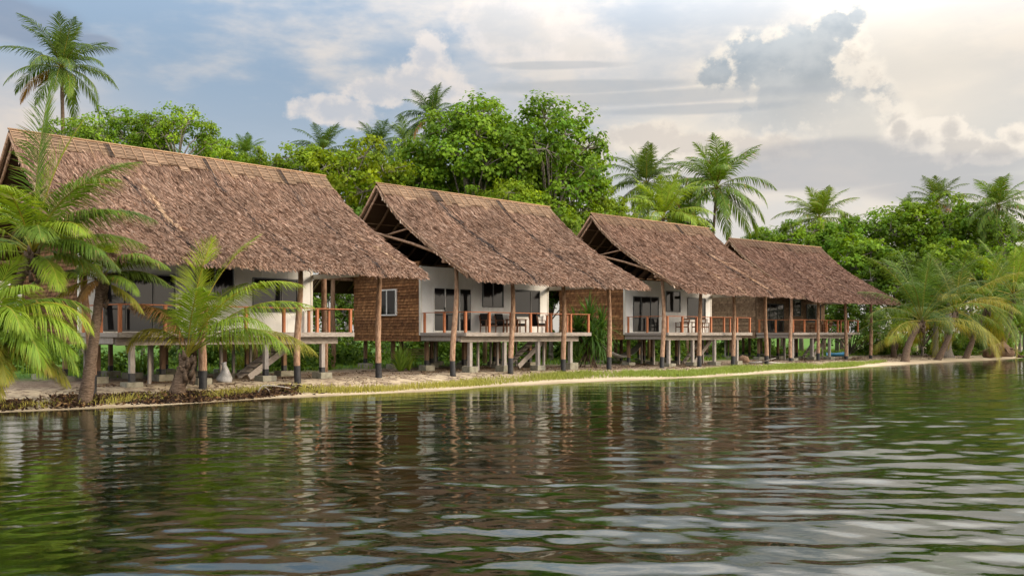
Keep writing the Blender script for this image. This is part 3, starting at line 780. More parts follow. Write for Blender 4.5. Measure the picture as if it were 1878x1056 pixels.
# ------------------------------------------------------------------ vegetation
FROND_COL = dict(mature=((.075, .14, .016), (.115, .185, .02)), lime=((.13, .22, .018), (.20, .28, .024)), dark=((.045, .09, .016), (.075, .125, .02)),
                 gold=((.17, .19, .022), (.25, .22, .03)), dry=((.19, .10, .035), (.27, .15, .05)))
def frond_quads(elev0, droop, L, leaf, n, g, kind='mature', wid=.045, curl=0.0, hang=.5, bare=.14):
    """one feather palm leaf: arching rachis along +x, leaflets as bent ribbons"""
    c0, c1 = (np.array(c) for c in FROND_COL[kind])
    N = 26; t = np.linspace(0, 1, N); th = R(elev0) - R(droop) * t ** 1.35; ph = R(curl) * t ** 1.6
    d = np.stack([np.cos(th) * np.cos(ph), np.cos(th) * np.sin(ph), np.sin(th)], -1)
    P = np.concatenate([[[0, 0, 0]], np.cumsum((d[1:] + d[:-1]) / 2 * L / (N - 1), 0)])
    Q, C, Mi = [], [], []
    def pos(tt):
        return np.stack([np.interp(tt, t, P[:, k]) for k in range(3)], -1), np.stack([np.interp(tt, t, d[:, k]) for k in range(3)], -1)
    # rachis
    rr = np.interp(t, [0, .1, 1], [.055, .036, .006]) * L / 4.5
    side = np.stack([-np.sin(ph), np.cos(ph), 0 * ph], -1); upv = np.cross(d, side)
    upv /= np.linalg.norm(upv, axis=1)[:, None]
    ring = [P + side * rr[:, None], P + upv * rr[:, None] * .7, P - side * rr[:, None], P - upv * rr[:, None] * .7]
    rc = np.array((.20, .20, .035)) if kind not in ('dry',) else np.array((.22, .12, .05))
    if kind in ('gold', 'lime'): rc = np.array((.30, .26, .04))
    for k in range(4):
        a, b = ring[k], ring[(k + 1) % 4]
        Q += list(np.stack([a[:-1], b[:-1], b[1:], a[1:]], 1)); C += [rc] * (N - 1)
    for s in (-1, 1):
        tt = np.linspace(bare, .995, n) + g.normal(0, .003, n); tt = np.clip(tt, bare, .999)
        p, dd = pos(tt); sd = np.stack([np.interp(tt, t, side[:, k]) for k in range(3)], -1); uu = np.cross(dd, sd); uu /= np.linalg.norm(uu, axis=1)[:, None]
        u = (tt - bare) / (1 - bare)
        ll = leaf * (.42 + .58 * np.sin(np.pi * np.clip(u * .78 + .16, 0, 1))) * np.interp(u, [0, .75, 1], [1, .85, .34]) * g.uniform(.86, 1.1, n)
        fwd = R(1) * np.interp(u, [0, .5, 1], [62, 50, 22]) + g.normal(0, .07, n)
        v = dd * np.cos(fwd)[:, None] + sd * (s * np.sin(fwd))[:, None] * .92 + uu * (.30 * np.sin(fwd))[:, None] * (1 - .6 * hang)
        v /= np.linalg.norm(v, axis=1)[:, None]
        h = (hang * g.uniform(.6, 1.25, n))[:, None]
        dn = np.array([0, 0, -1.0])
        v1 = v + dn * h * .45; v1 /= np.linalg.norm(v1, axis=1)[:, None]
        v2 = v + dn * h * 1.7; v2 /= np.linalg.norm(v2, axis=1)[:, None]
        wv = np.cross(v1, uu * 1.0 + sd * .25 * s); wv = wv / np.maximum(np.linalg.norm(wv, axis=1), 1e-6)[:, None]
        hw = (wid * np.interp(u, [0, .3, 1], [.8, 1, .55]) / 2)[:, None]
        m1 = p + v1 * (ll * .5)[:, None]; e = m1 + v2 * (ll * .5)[:, None]
        Q += list(np.stack([p - wv * hw * .55, p + wv * hw * .55, m1 + wv * hw, m1 - wv * hw], 1))
        Q += list(np.stack([m1 - wv * hw, m1 + wv * hw, e + wv * hw * .12, e - wv * hw * .12], 1))
        cc = c0 + (c1 - c0) * g.uniform(0, 1, (n, 1)); cc = cc * g.uniform(.85, 1.15, (n, 1))
        if kind in ('mature', 'gold'):
            tip = (g.uniform(0, 1, n) < .06)[:, None]; cc2 = np.where(tip, np.array((.22, .15, .04)), cc * np.array((1.12, 1.04, 1)))
        else: cc2 = cc * np.array((1.1, 1.04, 1))
        C += list(cc); C += list(cc2)
    return np.array(Q), np.array(C)

def trunk_pts(base, top, n, bend, g):
    base, top = Vector(base), Vector(top); sidev = Vector((g.normal(), g.normal(), 0)).normalized() * bend
    return [base.lerp(top, i / n) + sidev * math.sin(math.pi * i / n) for i in range(n + 1)]
def palm_trunk(base, top, r0, r1, g, bend=.3, name='trunk', rings=True):
    n = max(10, int((Vector(top) - Vector(base)).length * (4 if rings else 1.5)))
    pts = trunk_pts(base, top, n, bend, g)
    rads = [(r1 + (r0 - r1) * (1 - i / n) ** 2.2) * (1 + (.09 if i % 2 else -.03)) for i in range(n + 1)]
    b = MB(); b.tube(pts, rads, 9, 0, .05)
    return b.mesh(name, M['bark_palm'])
def boots(top, r, g, k=16, h=.9):
    """old leaf bases sheathing the head of a young palm"""
    b = MB()
    for q in range(k):
        a = q * 2.4; t = q / k; z0 = -h * (1 - t)
        o = Vector((math.cos(a), math.sin(a), 0)); p0 = Vector(top) + Vector((0, 0, z0)) + o * r * .75
        p1 = p0 + o * r * g.uniform(.5, 1.0) + Vector((0, 0, g.uniform(.22, .42)))
        b.tube([p0, (p0 + p1) / 2 + o * .02, p1], [r * .55, r * .36, r * .12], 5, 0, .1)
    return b

cache = {}
def far_crown(variant):
    if variant in cache: return cache[variant]
    g = np.random.default_rng(900 + variant); Q, C = [], []
    kind = ['mature', 'dark', 'lime'][variant % 3]
    n = 28 if variant < 3 else 20
    for i in range(n):
        t = i / (n - 1); az = i * 2.39996 + g.normal(0, .2)
        el = 86 - 112 * t ** .9 + g.normal(0, 6); dr = np.interp(t, [0, .25, .6, 1], [28, 62, 78, 58]) + g.normal(0, 7)
        kd = kind if t < .88 else ('mature' if g.random() < .75 else 'dry')
        q, c = frond_quads(el, dr, np.interp(t, [0, .2, 1], [3.1, 4.3, 4.2]) * g.uniform(.9, 1.08), 1.12, 46, g, kd, .07, g.normal(0, 14), np.interp(t, [0, .3, 1], [.25, .6, 1.0]))
        ca, sa = math.cos(az), math.sin(az); Rm = np.array([[ca, sa, 0], [-sa, ca, 0], [0, 0, 1]])
        Q.append(q @ Rm); C.append(c)
    cache[variant] = quads_mesh('palm_crown', np.concatenate(Q), [M['frond']], np.concatenate(C))
    return cache[variant]

def far_palm(px, py, Y, rpx, variant, label, seed, lean=0.0, base_px=None):
    g = np.random.default_rng(seed); c = at(px, py, Y); s = rpx / F_PX * Y / 3.75
    bx = c.x + lean; by = Y + g.uniform(-1, 1)
    root = empty('coconut_palm', (bx, by, gz(bx, by)), 0, label, 'palm tree', 'coconut palms standing behind the bungalows')
    loc = c - root.location
    add_obj('trunk', palm_trunk((0, 0, -.2), loc, .24, .12, g, .35, rings=False), root)
    cr = add_obj('crown', far_crown(variant), root, loc); cr.rotation_euler = (g.normal(0, .06), g.normal(0, .06), g.uniform(0, 6.28)); cr.scale = (s,) * 3
    if variant != 2:
        nb = MB()
        for q in range(7):
            a = q * .9; o = Vector((math.cos(a) * .3, math.sin(a) * .3, -.35 - .12 * (q % 3))) * s
            nb.tube([loc + o + Vector((0, 0, .15)), loc + o, loc + o - Vector((0, 0, .15))], [.05, .13, .04], 6)
        nb.build('coconuts', M['dry_bark'], root)
    return root

def near_palm(label, base, top, fronds, seed, r=(.24, .15), group=None, bend=.15, nleaf=86, leaf=1.0, name='coconut_palm', sheath=True, grow=1.0):
    """fronds: (azimuth, elevation, droop, length, kind[, curl, hang])  azimuth 0 = right, 90 = away, 270 = towards the lagoon"""
    g = np.random.default_rng(seed); random.seed(seed)
    base, top = Vector(base), Vector(top)
    root = empty(name, base, 0, label, 'palm tree', group); loc = top - base
    tk = add_obj('trunk', palm_trunk((0, 0, -.3), loc, r[0], r[1], g, bend), root)
    if sheath: boots(loc, r[1], g).build('leaf_bases', M['bark_palm'], tk)
    for f in fronds:
        az, el, dr, L, kind = f[:5]; curl = f[5] if len(f) > 5 else g.normal(0, 8); hang = f[6] if len(f) > 6 else float(np.interp(el, [0, 40, 80], [1.0, .7, .3]))
        L *= grow; q, c = frond_quads(el, dr, L, leaf * min(1, L / 3.6), nleaf, g, kind, .034, curl, hang, .20)
        fr_ = add_obj('frond', quads_mesh('frond', q, [M['frond']], c), root, loc + Vector((0, 0, g.uniform(-.08, .08))))
        fr_.rotation_euler = (0, 0, R(az))
    return root

# --- foreground palms on the left
pA = at(60, 462, 26.6)
near_palm('tall young coconut palm at the far left, upright fronds crossing the nearest roof', (-16.3, 27.4, gz(-16.3, 27.4)), pA, [
    (60, 88, 10, 4.3, 'mature', 0, .2), (20, 80, 22, 3.5, 'lime', 0, .25), (5, 68, 62, 3.5, 'mature', 0, .45), (350, 48, 66, 2.8, 'mature', 0, .6), (25, 32, 60, 2.7, 'mature', 0, .7),
    (335, 22, 58, 2.5, 'mature'), (300, 34, 75, 2.6, 'mature'), (180, 62, 70, 3.2, 'lime'), (215, 42, 80, 3.2, 'mature'), (150, 30, 70, 3.0, 'mature'), (250, 20, 70, 2.4, 'lime'),
    (10, 4, 62, 2.0, 'mature'), (195, 12, 66, 2.8, 'mature'), (100, 40, 60, 2.8, 'dark'), (320, -4, 60, 1.9, 'lime'), (275, 60, 70, 2.8, 'lime'), (340, 62, 74, 3.3, 'mature', 0, .5), (15, 52, 80, 3.2, 'dark', 0, .6), (325, 44, 84, 2.6, 'lime', 0, .7), (355, 18, 70, 2.4, 'dark', 0, .8)], 31, (.22, .14), 'coconut palms on the near left shore', leaf=1.22, grow=1.18)
pB = at(-30, 634, 24.7)
near_palm('low coconut palm in the bottom left corner, yellow-ribbed fronds hanging over the wrack', (-15.9, 26.6, gz(-15.9, 26.6)), pB, [
    (340, 8, 66, 2.0, 'lime', 0, .9), (20, -6, 56, 2.0, 'gold', 0, .9), (310, -18, 52, 1.8, 'gold', 0, 1.0), (0, 24, 96, 2.5, 'lime', 0, .9), (285, 0, 70, 1.9, 'lime', 0, .9), (330, 40, 120, 2.6, 'lime', 0, .8), (5, 62, 128, 3.0, 'lime', 0, .8), (318, 60, 120, 2.6, 'lime', 0, .8), (345, 18, 84, 2.1, 'gold', 0, .9), (352, 44, 105, 2.8, 'lime', 0, .85),
    (10, 52, 118, 2.5, 'lime', 0, .8), (350, 34, 92, 2.6, 'lime', 0, .9), (325, 52, 110, 2.3, 'lime', 0, .8), (300, 30, 105, 2.1, 'gold', 0, .9), (30, 66, 104, 2.7, 'mature', 0, .7),
    (335, 76, 92, 2.5, 'lime', 0, .7), (265, 48, 110, 2.2, 'lime'), (180, 50, 90, 2.6, 'mature'), (220, 30, 90, 2.4, 'lime'), (130, 40, 80, 2.6, 'mature'), (5, 4, 70, 2.2, 'gold', 0, 1.0),
    (345, 80, 40, 2.2, 'mature'), (80, 60, 80, 2.5, 'mature'), (315, 5, 72, 1.9, 'gold', 0, 1.0)], 32, (.2, .15), 'coconut palms on the near left shore', leaf=1.2, grow=1.2)
pC = at(186, 512, 29.2)
near_palm('leaning coconut palm with ringed brown trunk beside the left corner of the nearest deck', (-13.42, 29.0, gz(-13.42, 29.0)), pC, [
    (0, 44, 88, 2.3, 'mature', 0, .9), (15, 22, 70, 2.1, 'dark', 0, .9), (345, 60, 100, 2.2, 'mature', 0, .8), (330, 10, 66, 1.9, 'mature'), (185, 50, 84, 2.3, 'mature'), (205, 24, 76, 2.2, 'lime'),
    (160, 30, 76, 2.2, 'dark'), (275, 40, 90, 1.9, 'mature'), (300, 66, 84, 2.0, 'lime'), (60, 60, 80, 2.0, 'dark'), (230, 62, 70, 2.2, 'mature'), (350, -14, 50, 1.7, 'gold'), (195, -8, 60, 1.9, 'gold'), (255, -20, 50, 1.4, 'dry')],
    33, (.25, .13), 'coconut palms on the near left shore', .12, leaf=1.05, grow=1.05)
bD = Vector((-11.36, 31.2, gz(-11.36, 31.2)))
near_palm('small bright coconut palm with long arching fronds in front of the nearest bungalow', bD, at(343, 655, 31.0), [
    (15, 78, 40, 3.9, 'lime', 0, .3), (340, 84, 20, 3.3, 'lime', 0, .25), (350, 66, 84, 4.2, 'lime', 0, .55), (5, 54, 74, 3.9, 'lime', 0, .7), (335, 50, 84, 3.2, 'lime', 0, .8), (0, 34, 78, 3.8, 'gold', 0, .95),
    (345, 42, 90, 3.4, 'lime', 0, .9), (178, 70, 150, 2.3, 'gold', 0, .9), (150, 76, 90, 2.3, 'mature', 0, .7), (200, 84, 96, 2.2, 'dry', 0, 1.0), (60, 70, 60, 3.2, 'mature', 0, .5), (300, 70, 60, 2.7, 'lime', 0, .5)],
    34, (.36, .19), None, .1, leaf=1.3, grow=1.24)

# --- right-hand shore palms
def spray(seed, n, L, kinds, el=(80, -12), base_az=0):
    g = np.random.default_rng(seed); out = []
    for i in range(n):
        t = i / (n - 1); out.append((base_az + i * 137.5 + g.normal(0, 10), el[0] + (el[1] - el[0]) * t ** .9 + g.normal(0, 5), float(np.interp(t, [0, .3, .7, 1], [24, 58, 80, 66])) + g.normal(0, 6),
                     L * float(np.interp(t, [0, .2, 1], [.85, 1.05, .85])) * g.uniform(.9, 1.1), kinds[int(g.integers(len(kinds)))] if t < .85 else 'gold'))
    return out
grp = 'coconut palms leaning over the right-hand shore'
def shore_palm(label, b, t, seed, n, L, kinds, r=(.42, .2), el=(82, -12)):
    near_palm(label, b, t, spray(seed, n, L, kinds, el), seed, r, grp, .3, nleaf=64, leaf=1.6, grow=1.2)
def gpp(px, Y): x = (px - 939) / F_PX * Y; return Vector((x, Y, gz(x, Y)))
shore_palm('stout young coconut palm with tall feathery fronds just right of the farthest bungalow', gpp(1659, 70.5), at(1690, 590, 71), 41, 22, 5.6, ['dark', 'mature', 'dark'], (.36, .2), (88, 5))
shore_palm('coconut palm with curved trunk and golden fronds right of the stout feathery palm', gpp(1716, 74.5), at(1752, 570, 75), 42, 20, 5.4, ['dark', 'dark', 'mature', 'gold'], (.30, .16), (84, -25))
shore_palm('coconut palm leaning far out to the right over the water', gpp(1768, 78.5), at(1812, 560, 77.5), 43, 19, 4.9, ['dark', 'mature', 'mature'], (.30, .16), (80, -38))
shore_palm('coconut palm at the right edge with fronds drooping to the water', gpp(1828, 83.5), at(1858, 540, 82), 44, 20, 5.2, ['mature', 'lime'], (.32, .17), (82, -40))
shore_palm('small coconut palm with pale green fronds on the lawn behind the right-hand beach', gpp(1640, 80), at(1641, 622, 80), 45, 13, 2.8, ['mature', 'lime'], (.3, .18), (84, 5))

# --- tall palms behind
fp = [
    (113, 124, 66, 102, 1, 'lone tall coconut palm against the sky above the nearest roof', 61, .4),
    (450, 283, 84, 46, 0, 'coconut palm tip showing just above the nearest roof, left of its right end', 62, 0),
    (592, 278, 80, 62, 1, 'coconut palm fronds rising out of bright bushes behind the nearest roof', 63, 0),
    (690, 272, 84, 60, 1, 'dark coconut palm left of the tall broadleaf trees behind the second roof', 64, .5),
    (742, 262, 88, 56, 3, 'coconut palm half hidden behind the left flank of the tall broadleaf trees', 65, 0),
    (792, 215, 82, 66, 1, 'tall coconut palm whose upright fronds top the left broadleaf tree', 66, 0),
    (1186, 338, 92, 88, 1, 'coconut palm on the left of the cluster above the cream bungalow', 67, .5),
    (1216, 400, 84, 96, 2, 'pale green young palm in front of the palm cluster above the cream bungalow', 68, 0),
    (1314, 344, 90, 108, 0, 'large coconut palm with full round crown above the gap of the last two roofs', 69, -1.0),
    (1262, 372, 97, 56, 3, 'small coconut palm hidden between the large ones above the cream bungalow', 70, 0),
    (1104, 398, 100, 44, 3, 'small distant palm low between the broadleaf trees and the palm cluster', 71, 0),
    (1438, 432, 104, 30, 3, 'thin little palm above the left end of the farthest roof', 72, 0),
    (1502, 402, 104, 78, 0, 'coconut palm with upswept fronds above the middle of the farthest roof', 73, .5),
    (1548, 424, 108, 44, 3, 'small palm right behind the palm with upswept fronds', 74, 0),
    (1666, 388, 116, 36, 3, 'small distant palm left of the palm pair on the right skyline', 75, 0),
    (1718, 374, 112, 62, 1, 'coconut palm in the middle of the right skyline', 76, 0),
    (1832, 380, 96, 74, 0, 'coconut palm with reddish trunk rising at the right edge of the skyline', 77, .3),
]
for px, py, Y, rp, v, lab, sd, ln in fp: far_palm(px, py, Y, rp, v, lab, sd, ln)

# ------------------------------------------------------------------ broadleaf trees
def leaf_quads(P, Nrm, size, g, aspect=.8):
    n = len(P); r = g.normal(0, 1, (n, 3)); a = np.cross(Nrm, r); a /= np.maximum(np.linalg.norm(a, axis=1), 1e-6)[:, None]
    a = a + np.array([0, 0, -.35]); a /= np.linalg.norm(a, axis=1)[:, None]
    b = np.cross(Nrm, a); b /= np.maximum(np.linalg.norm(b, axis=1), 1e-6)[:, None]
    s = (size * g.uniform(.65, 1.25, n))[:, None]
    fold = Nrm * s * .10
    return np.stack([P, P + a * s * .42 + b * s * aspect * .5 + fold, P + a * s, P + a * s * .42 - b * s * aspect * .5 + fold], 1)

TREE = {}
def tree_mesh(key, seed, Rh, Rv, Hc, nblob, nsub, nleaf, size, cols, gap=.0):
    """crown of leaf clumps round branch ends + trunk with limbs; crown centre at height Hc"""
    g = np.random.default_rng(seed); Q, C = [], []; limbs = MB(); random.seed(seed)
    H0 = Hc - Rv * .8
    limbs.tube([(0, 0, -.3), (.1, .05, H0 * .4), (-.1, .1, H0 * .8), (0, 0, H0)], [Rh * .05, Rh * .042, Rh * .034, Rh * .028], 9, 0, .08)
    c0 = np.array(cols[0]); c1 = np.array(cols[1])
    for k in range(nblob):
        th = k * 2.39996 + g.normal(0, .3); zz = 1 - 1.55 * (k + .5) / nblob
        rad = math.sqrt(max(0, 1 - min(zz * zz, 1)))
        cen = np.array([math.cos(th) * rad * Rh * .62, math.sin(th) * rad * Rh * .62, zz * Rv * .66]) * g.uniform(.85, 1.12) + [0, 0, Hc]
        br = Rh * g.uniform(.30, .45)
        mid = cen * np.array([.45, .45, 1]) + [0, 0, -br * .9]; mid[2] = max(mid[2], H0 * .8)
        limbs.tube([(0, 0, H0 * .86), tuple(mid), tuple(cen)], [Rh * .018, Rh * .014, Rh * .008], 6, 0, .1)
        tone_b = g.uniform(.72, 1.22)
        for j in range(nsub):
            v = g.normal(0, 1, 3); v[2] = v[2] * .8 + .25; v /= np.linalg.norm(v)
            sc_ = cen + v * br * g.uniform(.55, 1.12) * np.array([1, 1, .85])
            if j % 2 == 0: limbs.tube([tuple(cen), tuple((cen + sc_) / 2 + g.normal(0, .06, 3)), tuple(sc_)], [Rh * .010, Rh * .007, Rh * .003], 4, 0, 0, None, False)
            m = int(nleaf * g.uniform(.6, 1.3)); sr = br * g.uniform(.30, .46)
            w = g.normal(0, 1, (m, 3)); w /= np.linalg.norm(w, axis=1)[:, None]; rr = g.uniform(0, 1, (m, 1)) ** .45
            P = sc_ + w * rr * sr * np.array([1, 1, .72])
            Nn = w * .55 + v * .5 + np.array([0, 0, .55]) + g.normal(0, .38, (m, 3)); Nn /= np.linalg.norm(Nn, axis=1)[:, None]
            Q.append(leaf_quads(P, Nn, size, g))
            tone = tone_b * g.uniform(.78, 1.2); hue = np.clip(g.uniform(0, 1) + g.normal(0, .22, (m, 1)), 0, 1)
            C.append((c0 + (c1 - c0) * hue) * tone * g.uniform(.8, 1.2, (m, 1)))
    TREE[key] = (quads_mesh('crown', np.concatenate(Q), [M['leaf']], np.concatenate(C)), limbs.mesh('trunk', M['bark_tree']), Rh, Hc)
G1 = ((.082, .165, .012), (.175, .265, .018)); G2 = ((.115, .20, .010), (.21, .28, .015)); G3 = ((.05, .11, .012), (.11, .18, .018)); G4 = ((.082, .17, .012), (.165, .26, .016))
tree_mesh('tall', 201, 4.4, 5.2, 12.2, 20, 22, 34, .27, G1)
tree_mesh('airy', 202, 4.0, 5.6, 11.6, 18, 20, 26, .28, G1)
tree_mesh('lime', 203, 3.8, 3.6, 7.4, 13, 18, 34, .27, G2)
tree_mesh('bushy', 204, 4.0, 3.2, 6.4, 13, 18, 36, .27, G4)
tree_mesh('dark', 205, 4.2, 3.8, 6.8, 13, 18, 36, .28, G3)
tree_mesh('round', 206, 3.2, 2.6, 4.6, 12, 18, 40, .24, G4)
tree_mesh('lace', 207, 4.6, 2.6, 8.2, 14, 16, 24, .28, G1)
def tree(key, px, py, Y, rpx, label, rz, group):
    cm, tm, Rh, Hc = TREE[key]; s = rpx / F_PX * Y / Rh; c = at(px, py, Y); zg = gz(c.x, Y)
    root = empty('broadleaf_tree', (c.x, Y, zg), rz, label, 'tree', group)
    sz = max(.5, (c.z - zg) / Hc) ; 
    # keep leaves undistorted: uniform crown, trunk stretched to reach it
    cr = add_obj('crown', cm, root, (0, 0, (c.z - zg) - Hc * s)); cr.scale = (s,) * 3
    tr = add_obj('trunk', tm, root, (0, 0, (c.z - zg) - Hc * s)); tr.scale = (s,) * 3
    gap = (c.z - zg) - Hc * s
    if gap > 0:
        b = MB(); b.tube([(0, 0, -.2), (.06, 0, gap * .5), (0, 0, gap + .1)], [Rh * .06 * s, Rh * .055 * s, Rh * .051 * s], 9, 0, .06); b.build('lower_trunk', M['bark_tree'], tr).matrix_parent_inverse = Matrix.Diagonal((1 / s, 1 / s, 1 / s, 1)) @ Matrix.Translation((0, 0, -gap))
    return root
gb, gc, gr = 'broadleaf trees above the nearest roof', 'broadleaf trees behind the second bungalow', 'broadleaf trees on the right behind the last bungalows'
TL = [
    ('lace', 150, 262, 60, 76, 'thin leafy tree beside the lone palm trunk above the nearest roof', .3, gb),
    ('lace', 236, 250, 63, 78, 'airy tree over the middle of the left half of the nearest roof', 1.9, gb),
    ('lace', 326, 252, 62, 84, 'airy tree with reaching twigs above the dark seam of the nearest roof', 3.4, gb),
    ('bushy', 262, 290, 66, 66, 'leafy tree filling in under the airy crowns above the nearest roof', 5.0, gb),
    ('bushy', 400, 300, 68, 62, 'low rounded tree top at the right end of the airy row above the nearest roof', .9, gb),
    ('lime', 480, 330, 68, 60, 'yellow-green tree top just peeping over the middle of the nearest roof', 2.2, gb),
    ('tall', 866, 302, 70, 122, 'tallest broadleaf tree with sparse top, behind the middle of the second roof', .4, gc),
    ('airy', 1010, 308, 71, 108, 'tall airy broadleaf tree with pale branches behind the right end of the second roof', 2.0, gc),
    ('tall', 940, 350, 76, 112, 'broad leafy tree filling the gap between the two tallest trees', 4.1, gc),
    ('bushy', 780, 348, 72, 104, 'rounded tree left of the tallest broadleaf tree above the second ridge', 1.0, gc),
    ('lime', 640, 352, 66, 104, 'bright yellow-green tree between the first and second roofs', 3.0, gc),
    ('lime', 565, 328, 68, 74, 'bright bushy tree behind the right end of the nearest ridge', 5.2, gc),
    ('lime', 705, 356, 70, 74, 'yellow-green tree above the left gable of the second roof', .2, gc),
    ('airy', 1058, 350, 74, 76, 'leaning airy tree with bare pale limbs beside the third gable', 5.5, gc),
    ('bushy', 1060, 430, 72, 78, 'leafy tree low between the second roof and the third gable', 2.7, gc),
    ('dark', 620, 440, 63, 90, 'shaded tree low in the gap between the first and second bungalows', 1.4, gc),
    ('lime', 1120, 410, 80, 56, 'yellowish tree above the left end of the third ridge', 4.4, gc),
    ('dark', 1010, 520, 64, 80, 'dark tree behind the right end of the second deck', .7, gc),
    ('bushy', 1250, 428, 92, 60, 'low tree under the palm cluster above the third roof', 3.9, gr),
    ('bushy', 1400, 446, 100, 40, 'small tree between the third and farthest roofs', 1.2, gr),
    ('bushy', 1470, 462, 100, 70, 'leafy tree over the middle of the farthest ridge', 2.9, gr),
    ('round', 1535, 456, 98, 66, 'rounded tree at the right end of the farthest ridge', 5.0, gr),
    ('lace', 1610, 440, 106, 84, 'airy tree on the skyline right of the farthest roof', .8, gr),
    ('lime', 1690, 440, 104, 92, 'broad yellowish tree on the right skyline under the palms', 3.3, gr),
    ('bushy', 1765, 445, 102, 92, 'broad tree at the right skyline below the two palms', 4.7, gr),
    ('round', 1736, 490, 86, 66, 'bright clumpy round tree above the leaning shore palms', .4, gr),
    ('round', 1590, 500, 92, 90, 'dense tree against the right slope of the farthest roof', 2.2, gr),
    ('dark', 1640, 520, 88, 76, 'dark tree just right of the farthest eave', 5.7, gr),
    ('dark', 1560, 590, 86, 72, 'dark shade tree behind the right end of the farthest deck', 1.1, gr),
    ('dark', 1690, 580, 84, 70, 'dark tree behind the stout feathery palm', 3.0, gr),
    ('dark', 1780, 560, 88, 74, 'dark tree behind the leaning shore palms', 4.4, gr),
    ('bushy', 1836, 500, 92, 64, 'leafy tree at the right edge beneath the reddish palm', 2.0, gr),
    ('lace', 1852, 440, 96, 70, 'airy tree at the very right edge of the skyline', .1, gr),
    ('bushy', 895, 420, 67, 92, 'leafy tree right behind the middle of the second ridge', 3.1, gc),
    ('lime', 940, 392, 66, 72, 'yellow-green tree above the second ridge, under the two tallest trees', 5.8, gc),
    ('lime', 985, 425, 66, 84, 'yellow-green tree right behind the right end of the second ridge', 4.9, gc),
    ('dark', 604, 560, 60, 64, 'low shade tree seen through the gap right of the nearest white wall', 2.1, gc),
    ('dark', 1862, 588, 89, 44, 'low shade tree behind the drooping palm at the right-hand point', 3.6, gr),
    ('dark', 1872, 560, 90, 62, 'dark tree at the right edge behind the drooping shore palm', 1.6, gr),
    ('bushy', 1880, 500, 94, 60, 'green tree crown cut by the right edge above the drooping shore palm', 2.6, gr),
    ('dark', 1380, 570, 92, 78, 'dark tree in the gap between the third and farthest bungalows', 3.6, gr),
]
for a in TL: tree(*a)

# low undergrowth behind and between the houses: one mass nobody could count
def undergrowth(name, pts, seed, cols, size, label, cat='undergrowth'):
    g = np.random.default_rng(seed); Q, C = [], []
    c0, c1 = np.array(cols[0]), np.array(cols[1])
    for (x, y, r, h, m) in pts:
        zg = gz(x, y); k = max(6, int(m / 26))
        for q in range(k):
            v = g.normal(0, 1, 3); v /= np.linalg.norm(v); v[2] = abs(v[2])
            cpt = np.array([x, y, zg]) + v * np.array([r, r, h]) * g.uniform(.5, 1.0)
            w = g.normal(0, 1, (26, 3)); w /= np.linalg.norm(w, axis=1)[:, None]
            P = cpt + w * g.uniform(.05, .42, (26, 1)); Nn = w * .5 + v * .6 + [0, 0, .4] + g.normal(0, .35, (26, 3)); Nn /= np.linalg.norm(Nn, axis=1)[:, None]
            Q.append(leaf_quads(P, Nn, size, g, .6)); tone = g.uniform(.65, 1.25)
            C.append((c0 + (c1 - c0) * g.uniform(0, 1, (26, 1))) * tone)
    return tag(add_obj(name, quads_mesh(name, np.concatenate(Q), [M['leaf']], np.concatenate(C))), label, cat, None, 'stuff')
g = np.random.default_rng(77); pts = []
for (Hroot, wf_, rz_), s in zip(H, specs):
    L_ = s['L'] / 12.2
    for q in range(34):
        u = g.uniform(-2.0, 15.5); w = g.uniform(-15, -7.5); p = wf_(u, w, 0); pts.append((p.x, p.y, g.uniform(.8, 1.7), g.uniform(.7, 2.4) if w > -10 else g.uniform(2.5, 4.6), 460))
    for q in range(6):
        u = g.uniform(11.2, 15.8); w = g.uniform(-12, -8); p = wf_(u, w, 0); pts.append((p.x, p.y, g.uniform(1.0, 1.7), g.uniform(3.2, 5.0), 800))
    for q in range(4):
        u = g.uniform(12.2, 15.0); w = g.uniform(-7, -3.0); p = wf_(u, w, 0); pts.append((p.x, p.y, g.uniform(.5, 1.0), g.uniform(.6, 1.8), 330))
for q in range(26):
    px_ = g.uniform(1590, 1850); Y_ = g.uniform(84, 96); pts.append(((px_ - 939) / F_PX * Y_, Y_, g.uniform(1, 2.2), g.uniform(.9, 2.6), 420))
for q in range(16):
    px_ = g.uniform(1770, 1856); Y_ = g.uniform(86, 91); pts.append(((px_ - 939) / F_PX * Y_, Y_, g.uniform(1, 1.8), g.uniform(2, 4.6), 600))
undergrowth('undergrowth', pts, 78, ((.03, .075, .012), (.11, .18, .02)), .26, 'mass of leafy undergrowth behind and between the bungalows')

# pandanus beside the second bungalow, and strap-leaved clumps
def strap_rosette(c, n, L, wid, g, cols, el=(80, -25), seg=4):
    Q, C = [], []
    for i in range(n):
        t = i / n; az = i * 2.39996 + g.normal(0, .15); e0 = R(el[0] + (el[1] - el[0]) * t + g.normal(0, 7)); dr = R(g.uniform(45, 95)) * (.5 + .5 * t)
        l = L * g.uniform(.75, 1.1); p = np.array(c, dtype=float); out = np.array([math.cos(az), math.sin(az), 0]); sd = np.array([-math.sin(az), math.cos(az), 0])
        cc = np.array(cols[0]) + (np.array(cols[1]) - np.array(cols[0])) * g.uniform(0, 1)
        for k in range(seg):
            e = e0 - dr * (k / seg) ** 1.5; d = out * math.cos(e) + np.array([0, 0, math.sin(e)]); q = p + d * l / seg
            w0 = wid * (1 - (k / seg) ** 2) / 2; w1 = wid * (1 - ((k + 1) / seg) ** 2) / 2 + .002
            Q.append([p - sd * w0, p + sd * w0, q + sd * w1, q - sd * w1]); C.append(cc); p = q
    return Q, C
pb = gpp(1079, 52.5); g = np.random.default_rng(81); random.seed(81)
root = empty('pandanus', pb, 0, 'spiky pandanus with prop roots between the second and third bungalows', 'shrub')
tb = MB(); tb.tube([(0, 0, .35), (.02, 0, .8), (.05, .02, 1.4)], [.13, .12, .10], 8, 0, .08)
